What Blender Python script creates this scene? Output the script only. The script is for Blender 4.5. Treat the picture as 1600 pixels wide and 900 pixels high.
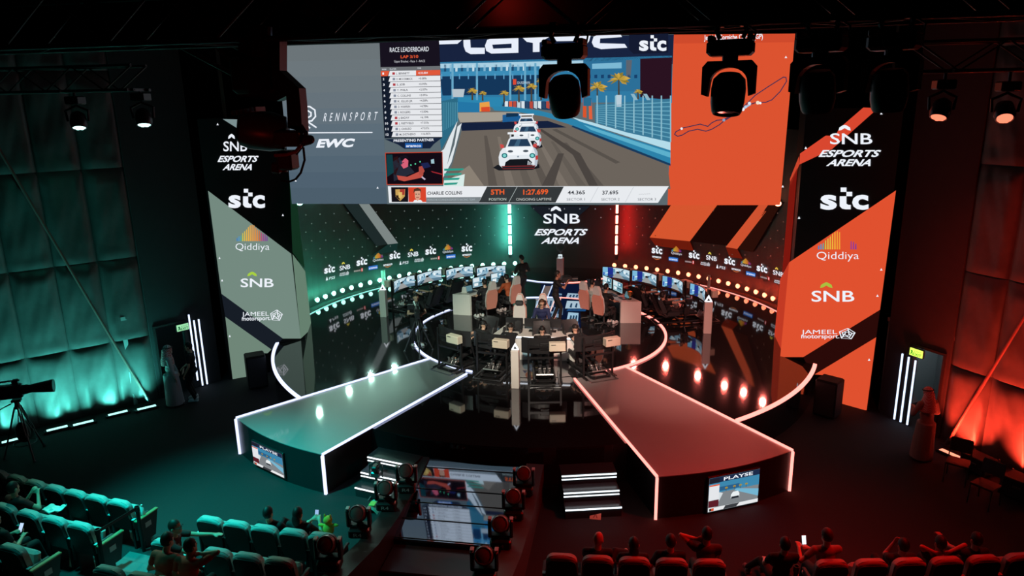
import bpy, bmesh, math, random
from mathutils import Vector as V, Matrix
from mathutils.geometry import tessellate_polygon
random.seed(7)
for o in list(bpy.data.objects): bpy.data.objects.remove(o)
SC = bpy.context.scene
COL = SC.collection
PI = math.pi
R_ = math.radians
# ------------------------------------------------------------------ camera
FPX, PITCH, YAW, ROLL = 1116.2, R_(14.718), R_(-9.677), R_(-1.059)
CAM = V((2.816, 0, 8.0))
FWD = V((math.sin(YAW)*math.cos(PITCH), math.cos(YAW)*math.cos(PITCH), -math.sin(PITCH)))
_r = V((math.cos(YAW), -math.sin(YAW), 0)); _u = _r.cross(FWD)
RGT = _r*math.cos(ROLL) + _u*math.sin(ROLL)
UPV = -_r*math.sin(ROLL) + _u*math.cos(ROLL)
cd = bpy.data.cameras.new('camera'); cam = bpy.data.objects.new('camera', cd); COL.objects.link(cam)
cd.sensor_width = 36; cd.lens = 36*FPX/1600; cd.clip_end = 200
cam.matrix_world = Matrix(((RGT.x, UPV.x, -FWD.x, CAM.x), (RGT.y, UPV.y, -FWD.y, CAM.y), (RGT.z, UPV.z, -FWD.z, CAM.z), (0, 0, 0, 1)))
SC.camera = cam
# ------------------------------------------------------------------ view, world
SC.view_settings.view_transform = 'Standard'; SC.view_settings.look = 'None'
SC.view_settings.gamma = 1; SC.view_settings.exposure = 0.0; SC.view_settings.use_curve_mapping = False
W = bpy.data.worlds.new('world'); SC.world = W; W.use_nodes = True
W.node_tree.nodes['Background'].inputs[0].default_value = (0.3, 0.5, 0.6, 1)
W.node_tree.nodes['Background'].inputs[1].default_value = 0.0006
# ------------------------------------------------------------------ lamps of the hall (truss spots)
def lamp_aim(o, tgt):
    d = (V(tgt) - o.location).normalized(); o.rotation_euler = d.to_track_quat('-Z', 'Y').to_euler()
def spot(name, loc, tgt, watts, col, deg, blend=0.6, rad=0.12):
    l = bpy.data.lights.new(name, 'SPOT'); l.energy = watts; l.color = col; l.spot_size = R_(deg); l.spot_blend = blend; l.shadow_soft_size = rad
    o = bpy.data.objects.new(name, l); COL.objects.link(o); o.location = loc; lamp_aim(o, tgt); return o
TEAL = (0.05, 1.0, 0.80); RED = (1.0, 0.035, 0.02); WARM = (1.0, 0.86, 0.70)
spot('teal_floor_spot', (-6.6, 9.2, 8.6), (-5.0, 11.3, 0), 7000, (0.0, 0.85, 0.76), 50, 1.0, 0.3)
spot('teal_seat_spot', (-10.0, 13.5, 8.2), (-5.2, 9.3, 0.6), 1150, (0.24, 1.0, 0.66), 56, 1.0, 0.2)
spot('red_floor_spot', (9.0, 11.0, 8.6), (4.6, 11.0, 0), 1700, (1, .0, .0), 75, 1.0, 0.3)
spot('red_seat_spot', (6.5, 14.5, 8.2), (4.5, 9.6, 0.8), 1150, RED, 60, 1.0, 0.2)
spot('stage_key_warm', (1.5, 8.4, 8.8), (0.0, 19.5, 1.4), 5600, WARM, 27, 0.7, 0.2)
spot('stage_key_green', (-3.5, 8.4, 8.8), (-3.6, 20.0, 1.2), 3300, (0.62, 1.0, 0.82), 35, 0.9, 0.2)
spot('stage_key_red', (6.0, 8.4, 8.8), (3.4, 20.0, 1.2), 5200, (1.0, 0.40, 0.33), 35, 0.9, 0.2)
spot('truss_red', (1.4, 7.45, 9.02), (1.6, 7.9, 9.0), 5, RED, 140, 1.0, 0.1)
spot('rig_red', (-0.2, 4.6, 6.9), (-0.75, 7.0, 7.7), 9, RED, 50, 1.0, 0.1)
spot('red_wall_spot', (8.4, 12.7, 7.3), (10.9, 15.9, 3.8), 420, RED, 62, 1.0, 0.15)
spot('teal_wall_spot', (-8.2, 12.7, 7.3), (-11.3, 15.6, 4.4), 45, (0.02, 1.0, 0.75), 66, 1.0, 0.15)
spot('wall_blue_spot', (-7.9, 14.2, 7.5), (-9.4, 17.6, 1.0), 130, (0.0, 0.45, 0.6), 24, 0.8, 0.1)

# ------------------------------------------------------------------ photograph pixel -> point on a real surface
def ray(p): return ((p[0]-800)/FPX*RGT - (p[1]-450)/FPX*UPV + FWD)
def on_z(p, z): d = ray(p); return CAM + d*((z-CAM.z)/d.z)
def on_y(p, y): d = ray(p); return CAM + d*((y-CAM.y)/d.y)
def on_plane(p, P0, n): d = ray(p); return CAM + d*((V(P0)-CAM).dot(n)/d.dot(n))
WC = V((0, 21.75, 0)); WR = 8.6
def on_cyl(p, R=WR):
    d = ray(p); c = CAM - WC
    a = d.x*d.x+d.y*d.y; b = 2*(c.x*d.x+c.y*d.y); q = c.x*c.x+c.y*c.y-R*R
    return CAM + d*((-b+math.sqrt(b*b-4*a*q))/2/a)
S = 0.896                      # stage height
# ------------------------------------------------------------------ materials
def lin(c): return tuple((x/12.92 if x <= 0.04045 else ((x+0.055)/1.055)**2.4) for x in c)
def hexc(h): h = h.lstrip('#'); return lin(tuple(int(h[i:i+2], 16)/255 for i in (0, 2, 4)))
MATS = {}
def mat(name, col=(0.5, 0.5, 0.5), rough=0.5, metal=0.0, noise=0.0, nscale=20, bump=0.0, coat=0.0, spec=0.5):
    if name in MATS: return MATS[name]
    m = bpy.data.materials.new(name); m.use_nodes = True; nt = m.node_tree; b = nt.nodes['Principled BSDF']
    b.inputs['Base Color'].default_value = (*col, 1); b.inputs['Roughness'].default_value = rough; b.inputs['Metallic'].default_value = metal
    b.inputs['Coat Weight'].default_value = coat; b.inputs['Coat Roughness'].default_value = .045; b.inputs['Coat IOR'].default_value = 1.65; b.inputs['Specular IOR Level'].default_value = spec
    if noise or bump:
        tc = nt.nodes.new('ShaderNodeTexCoord'); n = nt.nodes.new('ShaderNodeTexNoise'); n.inputs['Scale'].default_value = nscale; n.inputs['Detail'].default_value = 5
        nt.links.new(tc.outputs['Object'], n.inputs['Vector'])
        if noise:
            r = nt.nodes.new('ShaderNodeMapRange'); r.inputs[3].default_value = 1-noise; r.inputs[4].default_value = 1+noise
            mx = nt.nodes.new('ShaderNodeVectorMath'); mx.operation = 'SCALE'; mx.inputs[0].default_value = col
            nt.links.new(n.outputs[0], r.inputs[0]); nt.links.new(r.outputs[0], mx.inputs['Scale']); nt.links.new(mx.outputs[0], b.inputs['Base Color'])
        if bump:
            bp = nt.nodes.new('ShaderNodeBump'); bp.inputs['Strength'].default_value = bump; bp.inputs['Distance'].default_value = 0.01
            nt.links.new(n.outputs[0], bp.inputs['Height']); nt.links.new(bp.outputs[0], b.inputs['Normal'])
    MATS[name] = m; return m
def emit(name, col, strength=1.0, sample=True):
    if name in MATS: return MATS[name]
    m = bpy.data.materials.new(name); m.use_nodes = True; nt = m.node_tree; nt.nodes.clear()
    o = nt.nodes.new('ShaderNodeOutputMaterial'); e = nt.nodes.new('ShaderNodeEmission')
    e.inputs[0].default_value = (*col, 1); e.inputs[1].default_value = strength; nt.links.new(e.outputs[0], o.inputs[0])
    m.cycles.emission_sampling = 'FRONT_BACK' if sample else 'NONE'
    MATS[name] = m; return m
def led(h, sample=False):                 # one lit pixel colour of an LED wall or monitor
    return emit('led_pixels_' + h.lstrip('#') + ('_wide' if sample else ''), hexc(h), 1.0, sample)
BLACK = mat('matt_black', (0.012, 0.012, 0.013), 0.6)
BLKPL = mat('black_plastic', (0.02, 0.02, 0.022), 0.35, noise=0.1)
GLOSS = mat('black_gloss_stage', (0.165, 0.165, 0.175), 0.05, metal=0.9, noise=0.04, nscale=3)
METAL = mat('dark_metal', (0.12, 0.12, 0.125), 0.4, metal=0.8)
ALU = mat('aluminium', (0.5, 0.5, 0.5), 0.35, metal=0.9)
WHITE = mat('white_laminate', (0.72, 0.70, 0.66), 0.4, noise=0.03, nscale=4)
BEIGE = mat('off_white_plastic', (0.70, 0.64, 0.52), 0.45, noise=0.03)
SKIN = mat('skin', (0.55, 0.33, 0.23), 0.5, noise=0.05)
HAIR = mat('dark_hair', (0.012, 0.009, 0.008), 0.6, noise=0.2, nscale=60)
# ------------------------------------------------------------------ mesh builder
class MB:
    def __init__(s): s.v = []; s.f = []; s.m = []; s.cur = 0
    def add(s, vs, fs, M=None):
        o = len(s.v)
        s.v += [(M @ V(p)) if M is not None else V(p) for p in vs]
        for f in fs: s.f.append([i+o for i in f]); s.m.append(s.cur)
        return s
    def box(s, c, d, rot=None, M=None, bev=0.0):
        c = V(c); x, y, z = d[0]/2, d[1]/2, d[2]/2
        b = min(bev, x*.9, y*.9, z*.9)
        if b <= 0:
            vs = [V((i*x, j*y, k*z)) for i in (-1, 1) for j in (-1, 1) for k in (-1, 1)]
            fs = [(0, 1, 3, 2), (4, 6, 7, 5), (0, 4, 5, 1), (2, 3, 7, 6), (0, 2, 6, 4), (1, 5, 7, 3)]
        else:   # chamfered top and bottom edges with clipped corners
            def ring(w, h, cc, zz): return [V((sx, sy, zz)) for sx, sy in ((-w+cc, -h), (w-cc, -h), (w, -h+cc), (w, h-cc), (w-cc, h), (-w+cc, h), (-w, h-cc), (-w, -h+cc))]
            vs = ring(x-b, y-b, b*.6, -z) + ring(x, y, b, -z+b) + ring(x, y, b, z-b) + ring(x-b, y-b, b*.6, z)
            fs = [tuple(range(7, -1, -1)), tuple(range(24, 32))]
            for k in range(3):
                for i in range(8): fs.append((k*8+i, k*8+(i+1) % 8, k*8+8+(i+1) % 8, k*8+8+i))
        T = Matrix.Translation(c) @ (rot.to_4x4() if rot is not None else Matrix())
        return s.add(vs, fs, (M @ T) if M is not None else T)
    def cyl(s, a, b, r0, r1=None, n=12, caps=True):
        a, b = V(a), V(b); r1 = r0 if r1 is None else r1
        d = b-a
        if d.length < 1e-6: return s
        q = d.to_track_quat('Z', 'Y'); vs = []
        for p, r in ((a, r0), (b, r1)):
            for i in range(n): vs.append(p + q @ V((r*math.cos(2*PI*i/n), r*math.sin(2*PI*i/n), 0)))
        fs = [(i, (i+1) % n, n+(i+1) % n, n+i) for i in range(n)]
        if caps: fs += [tuple(range(n-1, -1, -1)), tuple(range(n, 2*n))]
        return s.add(vs, fs)
    def tube(s, pts, r, n=8, closed=False):
        pts = [V(p) for p in pts]; N = len(pts); vs = []; fs = []; prev = None
        for k, p in enumerate(pts):
            a = pts[(k-1) % N] if (closed or k > 0) else p; b = pts[(k+1) % N] if (closed or k < N-1) else p
            t = (b-a).normalized()
            if prev is None:
                ref = V((0, 0, 1)) if abs(t.z) < .9 else V((1, 0, 0)); u = t.cross(ref).normalized()
            else: u = (prev - t*prev.dot(t)).normalized()
            prev = u; w = t.cross(u); rr = r[k] if isinstance(r, (list, tuple)) else r
            for i in range(n): vs.append(p + (u*math.cos(2*PI*i/n) + w*math.sin(2*PI*i/n))*rr)
        for k in range(N if closed else N-1):
            o, o2 = k*n, ((k+1) % N)*n
            for i in range(n): fs.append((o+i, o+(i+1) % n, o2+(i+1) % n, o2+i))
        if not closed: fs += [tuple(range(n-1, -1, -1)), tuple(range((N-1)*n, N*n))]
        return s.add(vs, fs)
    def ball(s, c, r, n=12, m=8, M=None):
        r = (r, r, r) if not isinstance(r, (tuple, list)) else r
        vs = [V((0, 0, -r[2]))]; fs = []
        for j in range(1, m):
            t = -PI/2 + PI*j/m
            for i in range(n): vs.append(V((r[0]*math.cos(t)*math.cos(2*PI*i/n), r[1]*math.cos(t)*math.sin(2*PI*i/n), r[2]*math.sin(t))))
        vs.append(V((0, 0, r[2]))); L = len(vs)-1
        for i in range(n):
            fs.append((0, 1+(i+1) % n, 1+i)); fs.append((L, L-n+i, L-n+(i+1) % n))
            for j in range(m-2): a = 1+j*n; fs.append((a+i, a+(i+1) % n, a+n+(i+1) % n, a+n+i))
        T = Matrix.Translation(V(c)); T = T @ M if M is not None else T
        return s.add(vs, fs, T)
    def lathe(s, prof, c=(0, 0, 0), n=20, q=None):
        vs = []; fs = []; m = len(prof)
        for r, z in prof:
            for i in range(n):
                p = V((r*math.cos(2*PI*i/n), r*math.sin(2*PI*i/n), z)); vs.append(V(c) + ((q @ p) if q else p))
        for k in range(m-1):
            for i in range(n): fs.append((k*n+i, k*n+(i+1) % n, k*n+n+(i+1) % n, k*n+n+i))
        fs += [tuple(range(n-1, -1, -1)), tuple(range((m-1)*n, m*n))]
        return s.add(vs, fs)
    def prism(s, pts, h, M=None):          # pts: outline of Vectors, h: extrusion vector
        pts = [V(p) for p in pts]; n = len(pts); h = V(h)
        vs = pts + [p+h for p in pts]
        tri = tessellate_polygon([pts]); fs = [tuple(t) for t in tri] + [tuple(i+n for i in reversed(t)) for t in tri]
        fs += [(i, (i+1) % n, n+(i+1) % n, n+i) for i in range(n)]
        return s.add(vs, fs, M)
    def grid(s, fn, nu, nv):
        vs = [fn(i/nu, j/nv) for j in range(nv+1) for i in range(nu+1)]
        return s.add(vs, [(j*(nu+1)+i, j*(nu+1)+i+1, (j+1)*(nu+1)+i+1, (j+1)*(nu+1)+i) for j in range(nv) for i in range(nu)])
    def mesh(s, name, mats, smooth=False, inv=None):
        me = bpy.data.meshes.new(name)
        me.from_pydata([tuple((inv @ p) if inv is not None else p) for p in s.v], [], s.f)
        if not isinstance(mats, (list, tuple)): mats = [mats]
        for m in mats: me.materials.append(m)
        if len(mats) > 1: me.polygons.foreach_set('material_index', s.m)
        bm = bmesh.new(); bm.from_mesh(me); bmesh.ops.recalc_face_normals(bm, faces=bm.faces); bm.to_mesh(me); bm.free()
        if smooth:
            me.polygons.foreach_set('use_smooth', [True]*len(me.polygons))
            try: me.set_sharp_from_angle(angle=R_(40))
            except Exception: pass
        return me
    def build(s, name, mats, parent=None, world=True, smooth=False):
        inv = FR[parent.name].inverted() if (parent is not None and world) else None
        o = bpy.data.objects.new(name, s.mesh(name, mats, smooth, inv)); COL.objects.link(o)
        if parent is not None:
            o.parent = parent; FR[o.name] = FR[parent.name]
        else: FR[o.name] = Matrix()
        return o
FR = {}      # name -> world frame of the thing the object belongs to
def tag(o, label, cat, group=None, kind=None):
    if kind: o['kind'] = kind
    if label: o['label'] = label
    if cat: o['category'] = cat
    if group: o['group'] = group
    return o
def thing(name, label, cat, loc=(0, 0, 0), rz=0.0, group=None):
    o = bpy.data.objects.new(name, None); COL.objects.link(o); o.location = loc; o.rotation_euler = (0, 0, rz); o.empty_display_size = .1
    FR[o.name] = Matrix.Translation(V(loc)) @ Matrix.Rotation(rz, 4, 'Z')
    return tag(o, label, cat, group)
def struct(name, mb, m, smooth=False, label=None):
    o = mb.build(name, m, smooth=smooth); o['kind'] = 'structure'
    return o
def dup(root, loc, rz, label, group=None):
    c = root.copy(); COL.objects.link(c); c.location = loc; c.rotation_euler = (0, 0, rz); c['label'] = label
    FR[c.name] = Matrix.Translation(V(loc)) @ Matrix.Rotation(rz, 4, 'Z')
    if group: c['group'] = group
    def rec(a, b):
        for ch in list(a.children):
            d = ch.copy(); COL.objects.link(d); d.parent = b; FR[d.name] = FR[c.name]; rec(ch, d)
    rec(root, c); return c
# ------------------------------------------------------------------ LED picture canvas and lettering
_TX = {}
def text_tris(s, bold=0.0):
    k = (s, bold)
    if k in _TX: return _TX[k]
    cu = bpy.data.curves.new('t', 'FONT'); cu.body = s; cu.size = 1; cu.resolution_u = 3; cu.offset = bold
    ob = bpy.data.objects.new('t', cu); COL.objects.link(ob)
    me = ob.evaluated_get(bpy.context.evaluated_depsgraph_get()).to_mesh()
    vs = [(v.co.x, v.co.y) for v in me.vertices]; fs = [tuple(p.vertices) for p in me.polygons]
    x0 = min(v[0] for v in vs); x1 = max(v[0] for v in vs)
    vs = [((x-x0)/(x1-x0), y/0.73) for x, y in vs]
    bpy.data.objects.remove(ob); bpy.data.curves.remove(cu)
    _TX[k] = (vs, fs); return _TX[k]
class Canvas:
    """flat or curved picture made of lit polygons; fn maps (x, y, layer) to a point of the real surface"""
    def __init__(s, fn): s.fn = fn; s.mb = MB(); s.mats = []
    def _m(s, m):
        if isinstance(m, str): m = led(m)
        if m not in s.mats: s.mats.append(m)
        s.mb.cur = s.mats.index(m)
    def poly(s, pts, col, L=0):
        s._m(col); p3 = [s.fn(x, y, L) for x, y in pts]
        if len(pts) <= 4: fs = [tuple(range(len(pts)))] if len(pts) == 3 else [(0, 1, 2, 3)]
        else: fs = [tuple(t) for t in tessellate_polygon([[V((x, y, 0)) for x, y in pts]])]
        s.mb.add(p3, fs); return s
    def rect(s, x0, y0, x1, y1, col, L=0): return s.poly([(x0, y0), (x1, y0), (x1, y1), (x0, y1)], col, L)
    def strip(s, pts, w, col, L=0):           # polyline of width w
        for i in range(len(pts)-1):
            a, b = pts[i], pts[i+1]; dx, dy = b[0]-a[0], b[1]-a[1]; l = math.hypot(dx, dy) or 1
            nx, ny = -dy/l*w/2, dx/l*w/2; ex, ey = dx/l*w*.3, dy/l*w*.3
            s.poly([(a[0]+nx-ex, a[1]+ny-ey), (b[0]+nx+ex, b[1]+ny+ey), (b[0]-nx+ex, b[1]-ny+ey), (a[0]-nx-ex, a[1]-ny-ey)], col, L)
        return s
    def disc(s, x, y, r, col, L=0, n=12, ry=None):
        return s.poly([(x+r*math.cos(2*PI*i/n), y+(ry or r)*math.sin(2*PI*i/n)) for i in range(n)], col, L)
    def text(s, t, p0, p1, h, col, L=1, bold=0.0, shear=0.0, up=None):
        """lettering whose baseline runs from p0 to p1, capitals h high (picture y down unless up given)"""
        s._m(col); vs, fs = text_tris(t, bold); ex = (p1[0]-p0[0], p1[1]-p0[1])
        up = up or (0, -1); out = []
        l = math.hypot(*ex)
        for a, b in vs:
            a2 = a + shear*b*h/l
            out.append(s.fn(p0[0]+ex[0]*a2+up[0]*h*b, p0[1]+ex[1]*a2+up[1]*h*b, L))
        s.mb.add(out, fs); return s
    def build(s, name, parent, world=True): return s.mb.build(name, s.mats, parent, world)
def uvmap(o, ux, uy, n, gap=0.003):           # unit square picture: x right, y down
    o, ux, uy, n = V(o), V(ux), V(uy), V(n).normalized()
    return lambda x, y, L: o + ux*x + uy*y + n*(0.004 + gap*L)
def sub(c, fx):                                # same canvas drawn through another 2D map
    d = Canvas(lambda x, y, L: c.fn(*fx(x, y), L)); d.mb = c.mb; d.mats = c.mats; return d
# logos, drawn in a box: x 0..1 to the right, y 0..1 downwards through fx
def lerp4(q):                                   # quad tl, tr, br, bl in picture coordinates
    def f(x, y):
        t = (q[0][0]+(q[1][0]-q[0][0])*x, q[0][1]+(q[1][1]-q[0][1])*x); b = (q[3][0]+(q[2][0]-q[3][0])*x, q[3][1]+(q[2][1]-q[3][1])*x)
        return (t[0]+(b[0]-t[0])*y, t[1]+(b[1]-t[1])*y)
    return f
WHT = '#eef3fb'
def logo_stc(c, q, col=WHT, L=2):
    d = sub(c, lerp4(q))
    d.text('s', (0, .97), (.34, .97), .94, col, L, bold=.035); d.text('c', (.66, .97), (1, .97), .94, col, L, bold=.035)
    d.rect(.42, 0, .54, .2, col, L); d.rect(.54, .2, .66, .4, col, L)
    d.poly([(.40, .4), (.54, .4), (.54, .74), (.58, .8), (.63, .8), (.63, 1), (.52, 1), (.45, .97), (.40, .86)], col, L)
def logo_snb(c, q, arch=WHT, col=WHT, L=2):
    d = sub(c, lerp4(q)); d.text('SNB', (0, 1), (1, 1), .58, col, L, bold=.012)
    d.poly([(.20, .30), (.22, .14), (.30, .03), (.345, 0), (.39, .03), (.47, .14), (.49, .30), (.42, .27), (.345, .17), (.27, .27)], arch, L)
def logo_esa(c, q, col=WHT, L=2):
    d = sub(c, lerp4(q)); d.text('ESPORTS', (0, .43), (.93, .43), .42, col, L, bold=.03, shear=.17); d.text('ARENA', (.12, 1), (.82, 1), .42, col, L, bold=.03, shear=.17)
def logo_qid(c, q, L=2, part=None):
    d = sub(c, lerp4(q)); d.text('Qiddiya', (0, .88), (1, .88), .24, WHT, L, bold=-.006)
    hs = [.08, .13, .16, .24, .3, .36, .44, .5, .52, .5, .42, .36, .32, .26, .22, .2, .14]
    cs = ['#3f7fc0', '#4f95c8', '#4ca8a0', '#c8c24a', '#dcbc48', '#e6b640', '#f0b23c', '#f2ac38', '#f2a034', '#f09a38', '#ee9034', '#e88838', '#d06a3c', '#b84878', '#a03c8c', '#8c3a94', '#7a3a98']
    for i, (h, k) in enumerate(zip(hs, cs)):
        if part and i in part: continue
        x = .03 + i*.055; d.poly([(x, .58), (x+.005, .56-h), (x+.03, .54-h), (x+.035, .58)], k, L)
def logo_jam(c, q, L=2, col=WHT):
    d = sub(c, lerp4(q)); d.text('JAMEEL', (0, .48), (.66, .48), .36, col, L, bold=.0); d.text('motorsport.', (.0, .82), (.7, .82), .34, col, L, bold=.012)
    for r in (1, .62):
        pts = [(.84+.15*r*math.sin(2*PI*k/5+.1), .48-.46*r*math.cos(2*PI*k/5+.1)) for k in range(6)]; d.strip(pts, .022, col, L)
    for k in range(5):
        a = 2*PI*k/5+.1; b = a+2*PI/5*1.6
        d.strip([(.84+.15*math.sin(a), .48-.46*math.cos(a)), (.84+.05*math.sin(b), .48-.16*math.cos(b))], .022, col, L)
def logo_mini(c, kind, q, L=2):
    d = sub(c, lerp4(q))
    if kind == 'ps5': d.poly([(.02, .95), (.14, .05), (.26, .95)], WHT, L); d.text('PS5', (.36, .9), (.98, .9), .62, WHT, L, shear=.1)
    elif kind == 'amazon': d.text('amazon', (.02, .55), (.98, .55), .55, WHT, L, bold=.02); d.poly([(.15, .66), (.5, .84), (.85, .66), (.8, .8), (.5, 1), (.2, .8)], '#c8703c', L)
    elif kind == 'aramco': d.rect(0, .1, 1, .95, '#2f6fc4', L); d.text('aramco', (.06, .74), (.94, .74), .5, WHT, L+1, bold=.02)
    elif kind == 'jameel': logo_jam(c, q, L)
    elif kind == 'bars':
        [d.rect(.02+.09*i, .36+.04*(i % 2), .08+.09*i, .72, '#a89898', L) for i in range(8)]; d.rect(.8, .1, .98, .9, '#c83a34', L); d.rect(.86, .25, .92, .75, WHT, L+1)
def race_picture(c, hud=True, L=0):
    """the broadcast picture in a unit square"""
    c.rect(0, 0, 1, 1, '#7f8488', L); c.rect(0, 0, 1, .16, '#1c2a48', L+1); c.rect(0, .16, 1, .46, '#3d86ac', L+1)
    c.text('PLAYSE', (.28, .13), (.86, .13), .1, WHT, L+2, bold=.02); c.rect(.2, .3, .6, .42, '#2c5f88', L+2)
    for x in (.34, .5, .62, .74): c.disc(x, .36, .03, '#a8903c', L+3, 7); c.rect(x-.005, .36, x+.005, .46, '#5c4c30', L+3)
    c.poly([(.55, .44), (1, .58), (1, .8), (.5, .48)], '#74b4d0', L+2); c.poly([(.22, .46), (.28, .5), (.16, .86), (0, .9), (0, .5)], '#d4dce0', L+2)
    c.poly([(.44, .6), (.48, .52), (.58, .52), (.61, .6), (.61, .7), (.44, .7)], '#e8eef0', L+3); c.rect(.45, .66, .6, .72, '#20242c', L+4)
    if hud:
        c.rect(0, .02, .2, .16, '#20202c', L+3); c.rect(.0, .2, .2, .64, '#e4e6ea', L+3); c.rect(0, .2, .2, .24, '#e05a34', L+4); c.rect(0, .66, .2, .86, '#5c1e28', L+3)
        c.rect(0, .88, 1, .98, '#e8eaec', L+3); c.poly([(.34, .88), (.62, .88), (.56, .98), (.3, .98)], '#3a3c40', L+4)
        c.rect(.02, .89, .06, .97, '#2a2620', L+4); c.rect(.06, .89, .11, .97, '#d8502c', L+4)
# ================================================================== SETTING
CARPET = mat('dark_carpet', (0.017, 0.018, 0.019), 0.9, noise=0.25, nscale=30, bump=0.2)
CONC = mat('aisle_concrete', (0.12, 0.125, 0.125), 0.8, noise=0.25, nscale=6)
PAD = mat('padded_black_fabric', (0.075, 0.075, 0.075), 0.42, noise=0.22, nscale=7, bump=0.25)
SEAM = mat('seam_backing', (0.02, 0.02, 0.02), 0.8)  # dark backing board behind the fabric panels
DARKW = mat('dark_painted_wall', (0.016, 0.016, 0.02), 0.7, noise=0.2, nscale=3)
mb = MB(); mb.box((0, 14, -.1), (60, 44, .2)); struct('floor', mb, CARPET)
mb = MB(); mb.box((0, 14, 11.6), (60, 44, .2)); struct('ceiling', mb, DARKW)
def rowy(y0, x): return y0 + x*x/76.0
mb = MB(); mb.box((-.32, 7.5, .006), (2.6, 6.9, .012)); struct('floor_tunnel', mb, mat('tunnel_darkness', (.004, .004, .004), .9))  # near-black sheet, the darkness of the tunnel mouth put into its colour
# seating tiers, left and right of the tunnel roof
def tier(name, x0, x1, yf, z, m=CARPET):
    mb = MB(); n = 24; top = []
    for i in range(n+1): x = x0+(x1-x0)*i/n; top.append((x, rowy(yf, x)))
    pts = [V((x, y, 0)) for x, y in top] + [V((x1, -2, 0)), V((x0, -2, 0))]
    mb.prism(pts, (0, 0, z)); return struct(name, mb, m)
tier('floor_tier_1', -16, -1.95, 9.28, .25); tier('floor_tier_2', -16, -1.95, 8.22, .5); tier('floor_tier_3', 1.35, 16, 9.28, .25); tier('floor_tier_4', 1.35, 16, 8.22, .5)
def aisle(name, x0, x1):
    mb = MB()
    for yf, z in ((9.62, .125), (9.26, .255), (8.56, .38), (8.2, .505), (7.3, .63)):
        xm = (x0+x1)/2; a = rowy(yf, x0); b = rowy(yf, x1)
        mb.prism([V((x0, a, 0)), V((x1, b, 0)), V((x1, b-1.2, 0)), V((x0, a-1.2, 0))], (0, 0, z+.01))
    struct(name, mb, CONC)
aisle('floor_aisle_1', -6.1, -5.25); aisle('floor_aisle_2', 4.75, 5.7)
# padded side walls: rows of billowing fabric panels
def padded_wall(name, A, B, npan, flip):
    A, B = V((*A, 0)), V((*B, 0)); t = (B-A).normalized(); n = V((-t.y, t.x, 0))
    if flip: n = -n
    L = .965; rows = (-.02, 1.9, 4.13, 6.5, 8.9, 11.4); mb = MB()
    mb.box((A+t*(L*npan/2)-n*.12) + V((0, 0, 5.7)), (L*npan, .06, 11.4), Matrix.Rotation(math.atan2(t.y, t.x), 3, 'Z')); mb.cur = 1
    rnd = random.Random(name)
    for i in range(npan):
        for j in range(5):
            p1, p2, p3, ph = rnd.random()*6, rnd.random()*6, rnd.random()*6, .6+.5*rnd.random()
            def fn(u, v, i=i, j=j):
                e = min(u, 1-u, .22)/.22; e2 = min(v, (1-v)*1.6, .22)/.22
                d = .10*math.sqrt(max(0, e))*math.sqrt(max(0, min(1, e2)))
                sag = .085*max(0, 1-v/.22)**1.5*math.sqrt(max(0, e))*(1 if j else .2)
                w = .010*math.sin(u*9+p1+v*2)*ph + .008*math.sin(v*13+p2+u*5) + .005*math.sin(u*23+v*17+p3)
                if j == 0: w += .022*math.sin(u*7.5+p1)*ph
                q = A + t*(L*(i+u)) + n*(d + sag + w*min(1, e*e2*2) - .09)
                return q + V((0, 0, rows[j] + (rows[j+1]-rows[j])*v))
            mb.grid(fn, 18, 22)
    o = struct(name, mb, [SEAM, PAD], smooth=False)
    o.data.polygons.foreach_set('use_smooth', [True]*len(o.data.polygons)); return o
padded_wall('wall_left', (-10.22, 16.86), (-12.65, 14.29), 6, False)
padded_wall('wall_right', (10.16, 17.02), (11.28, 15.36), 6, True)
# walls beside the towers, with a doorway each
def door_wall(s):
    nm = 'left' if s < 0 else 'right'
    A = V((-10.22, 16.86, 0)) if s < 0 else V((10.16, 17.02, 0)); B = V((s*9.24, 18.38, 0)); t = (B-A).normalized(); n = V((t.y, -t.x, 0))*(1 if s > 0 else -1)
    n = n if n.y < 0 else -n
    A = A-n*.13; B = B-n*.13
    rot = Matrix.Rotation(math.atan2(t.y, t.x), 3, 'Z'); L = (B-A).length
    d0, d1, dz = (.12, .95, 2.08)
    mb = MB()
    mb.box(A+t*(d0/2)+V((0, 0, 5.7)), (d0, .2, 11.4), rot); mb.box(A+t*((d0+d1)/2)+V((0, 0, (dz+11.4)/2)), (d1-d0, .2, 11.4-dz), rot)
    mb.box(A+t*((d1+L)/2)+V((0, 0, 5.7)), (L-d1, .2, 11.4), rot)
    struct('wall_%s_door' % nm, mb, mat('door_wall_felt', (0.03, 0.03, 0.034), .9, noise=.2, nscale=4))
    mb = MB()      # door frame
    for k in (d0, d1): mb.box(A+t*k+n*.11+V((0, 0, dz/2)), (.06, .05, dz), rot)
    mb.box(A+t*((d0+d1)/2)+n*.11+V((0, 0, dz)), (d1-d0+.06, .05, .06), rot)
    struct('door_%d' % (1 if s < 0 else 2), mb, BLACK)
    mb = MB()      # corridor behind the doorway
    mb.box(A+t*.55-n*2.0+V((0, 0, 1.2)), (2.4, .1, 2.6), rot); mb.box(A+t*1.7-n*1.0+V((0, 0, 1.2)), (.1, 2.0, 2.6), rot); mb.box(A-t*.6-n*1.0+V((0, 0, 1.2)), (.1, 2.0, 2.6), rot); mb.box(A+t*.55-n*1.0+V((0, 0, 2.5)), (2.4, 2.1, .1), rot)
    struct('wall_corridor_%s' % nm, mb, mat('corridor_grey', (.3, .33, .34), .8, noise=.05))
    return A, B, t, n
DL = door_wall(-1); DR = door_wall(1)
l = bpy.data.lights.new('corridor_lamp', 'POINT'); l.energy = 14; l.color = (.8, .95, 1); l.shadow_soft_size = .2
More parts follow.
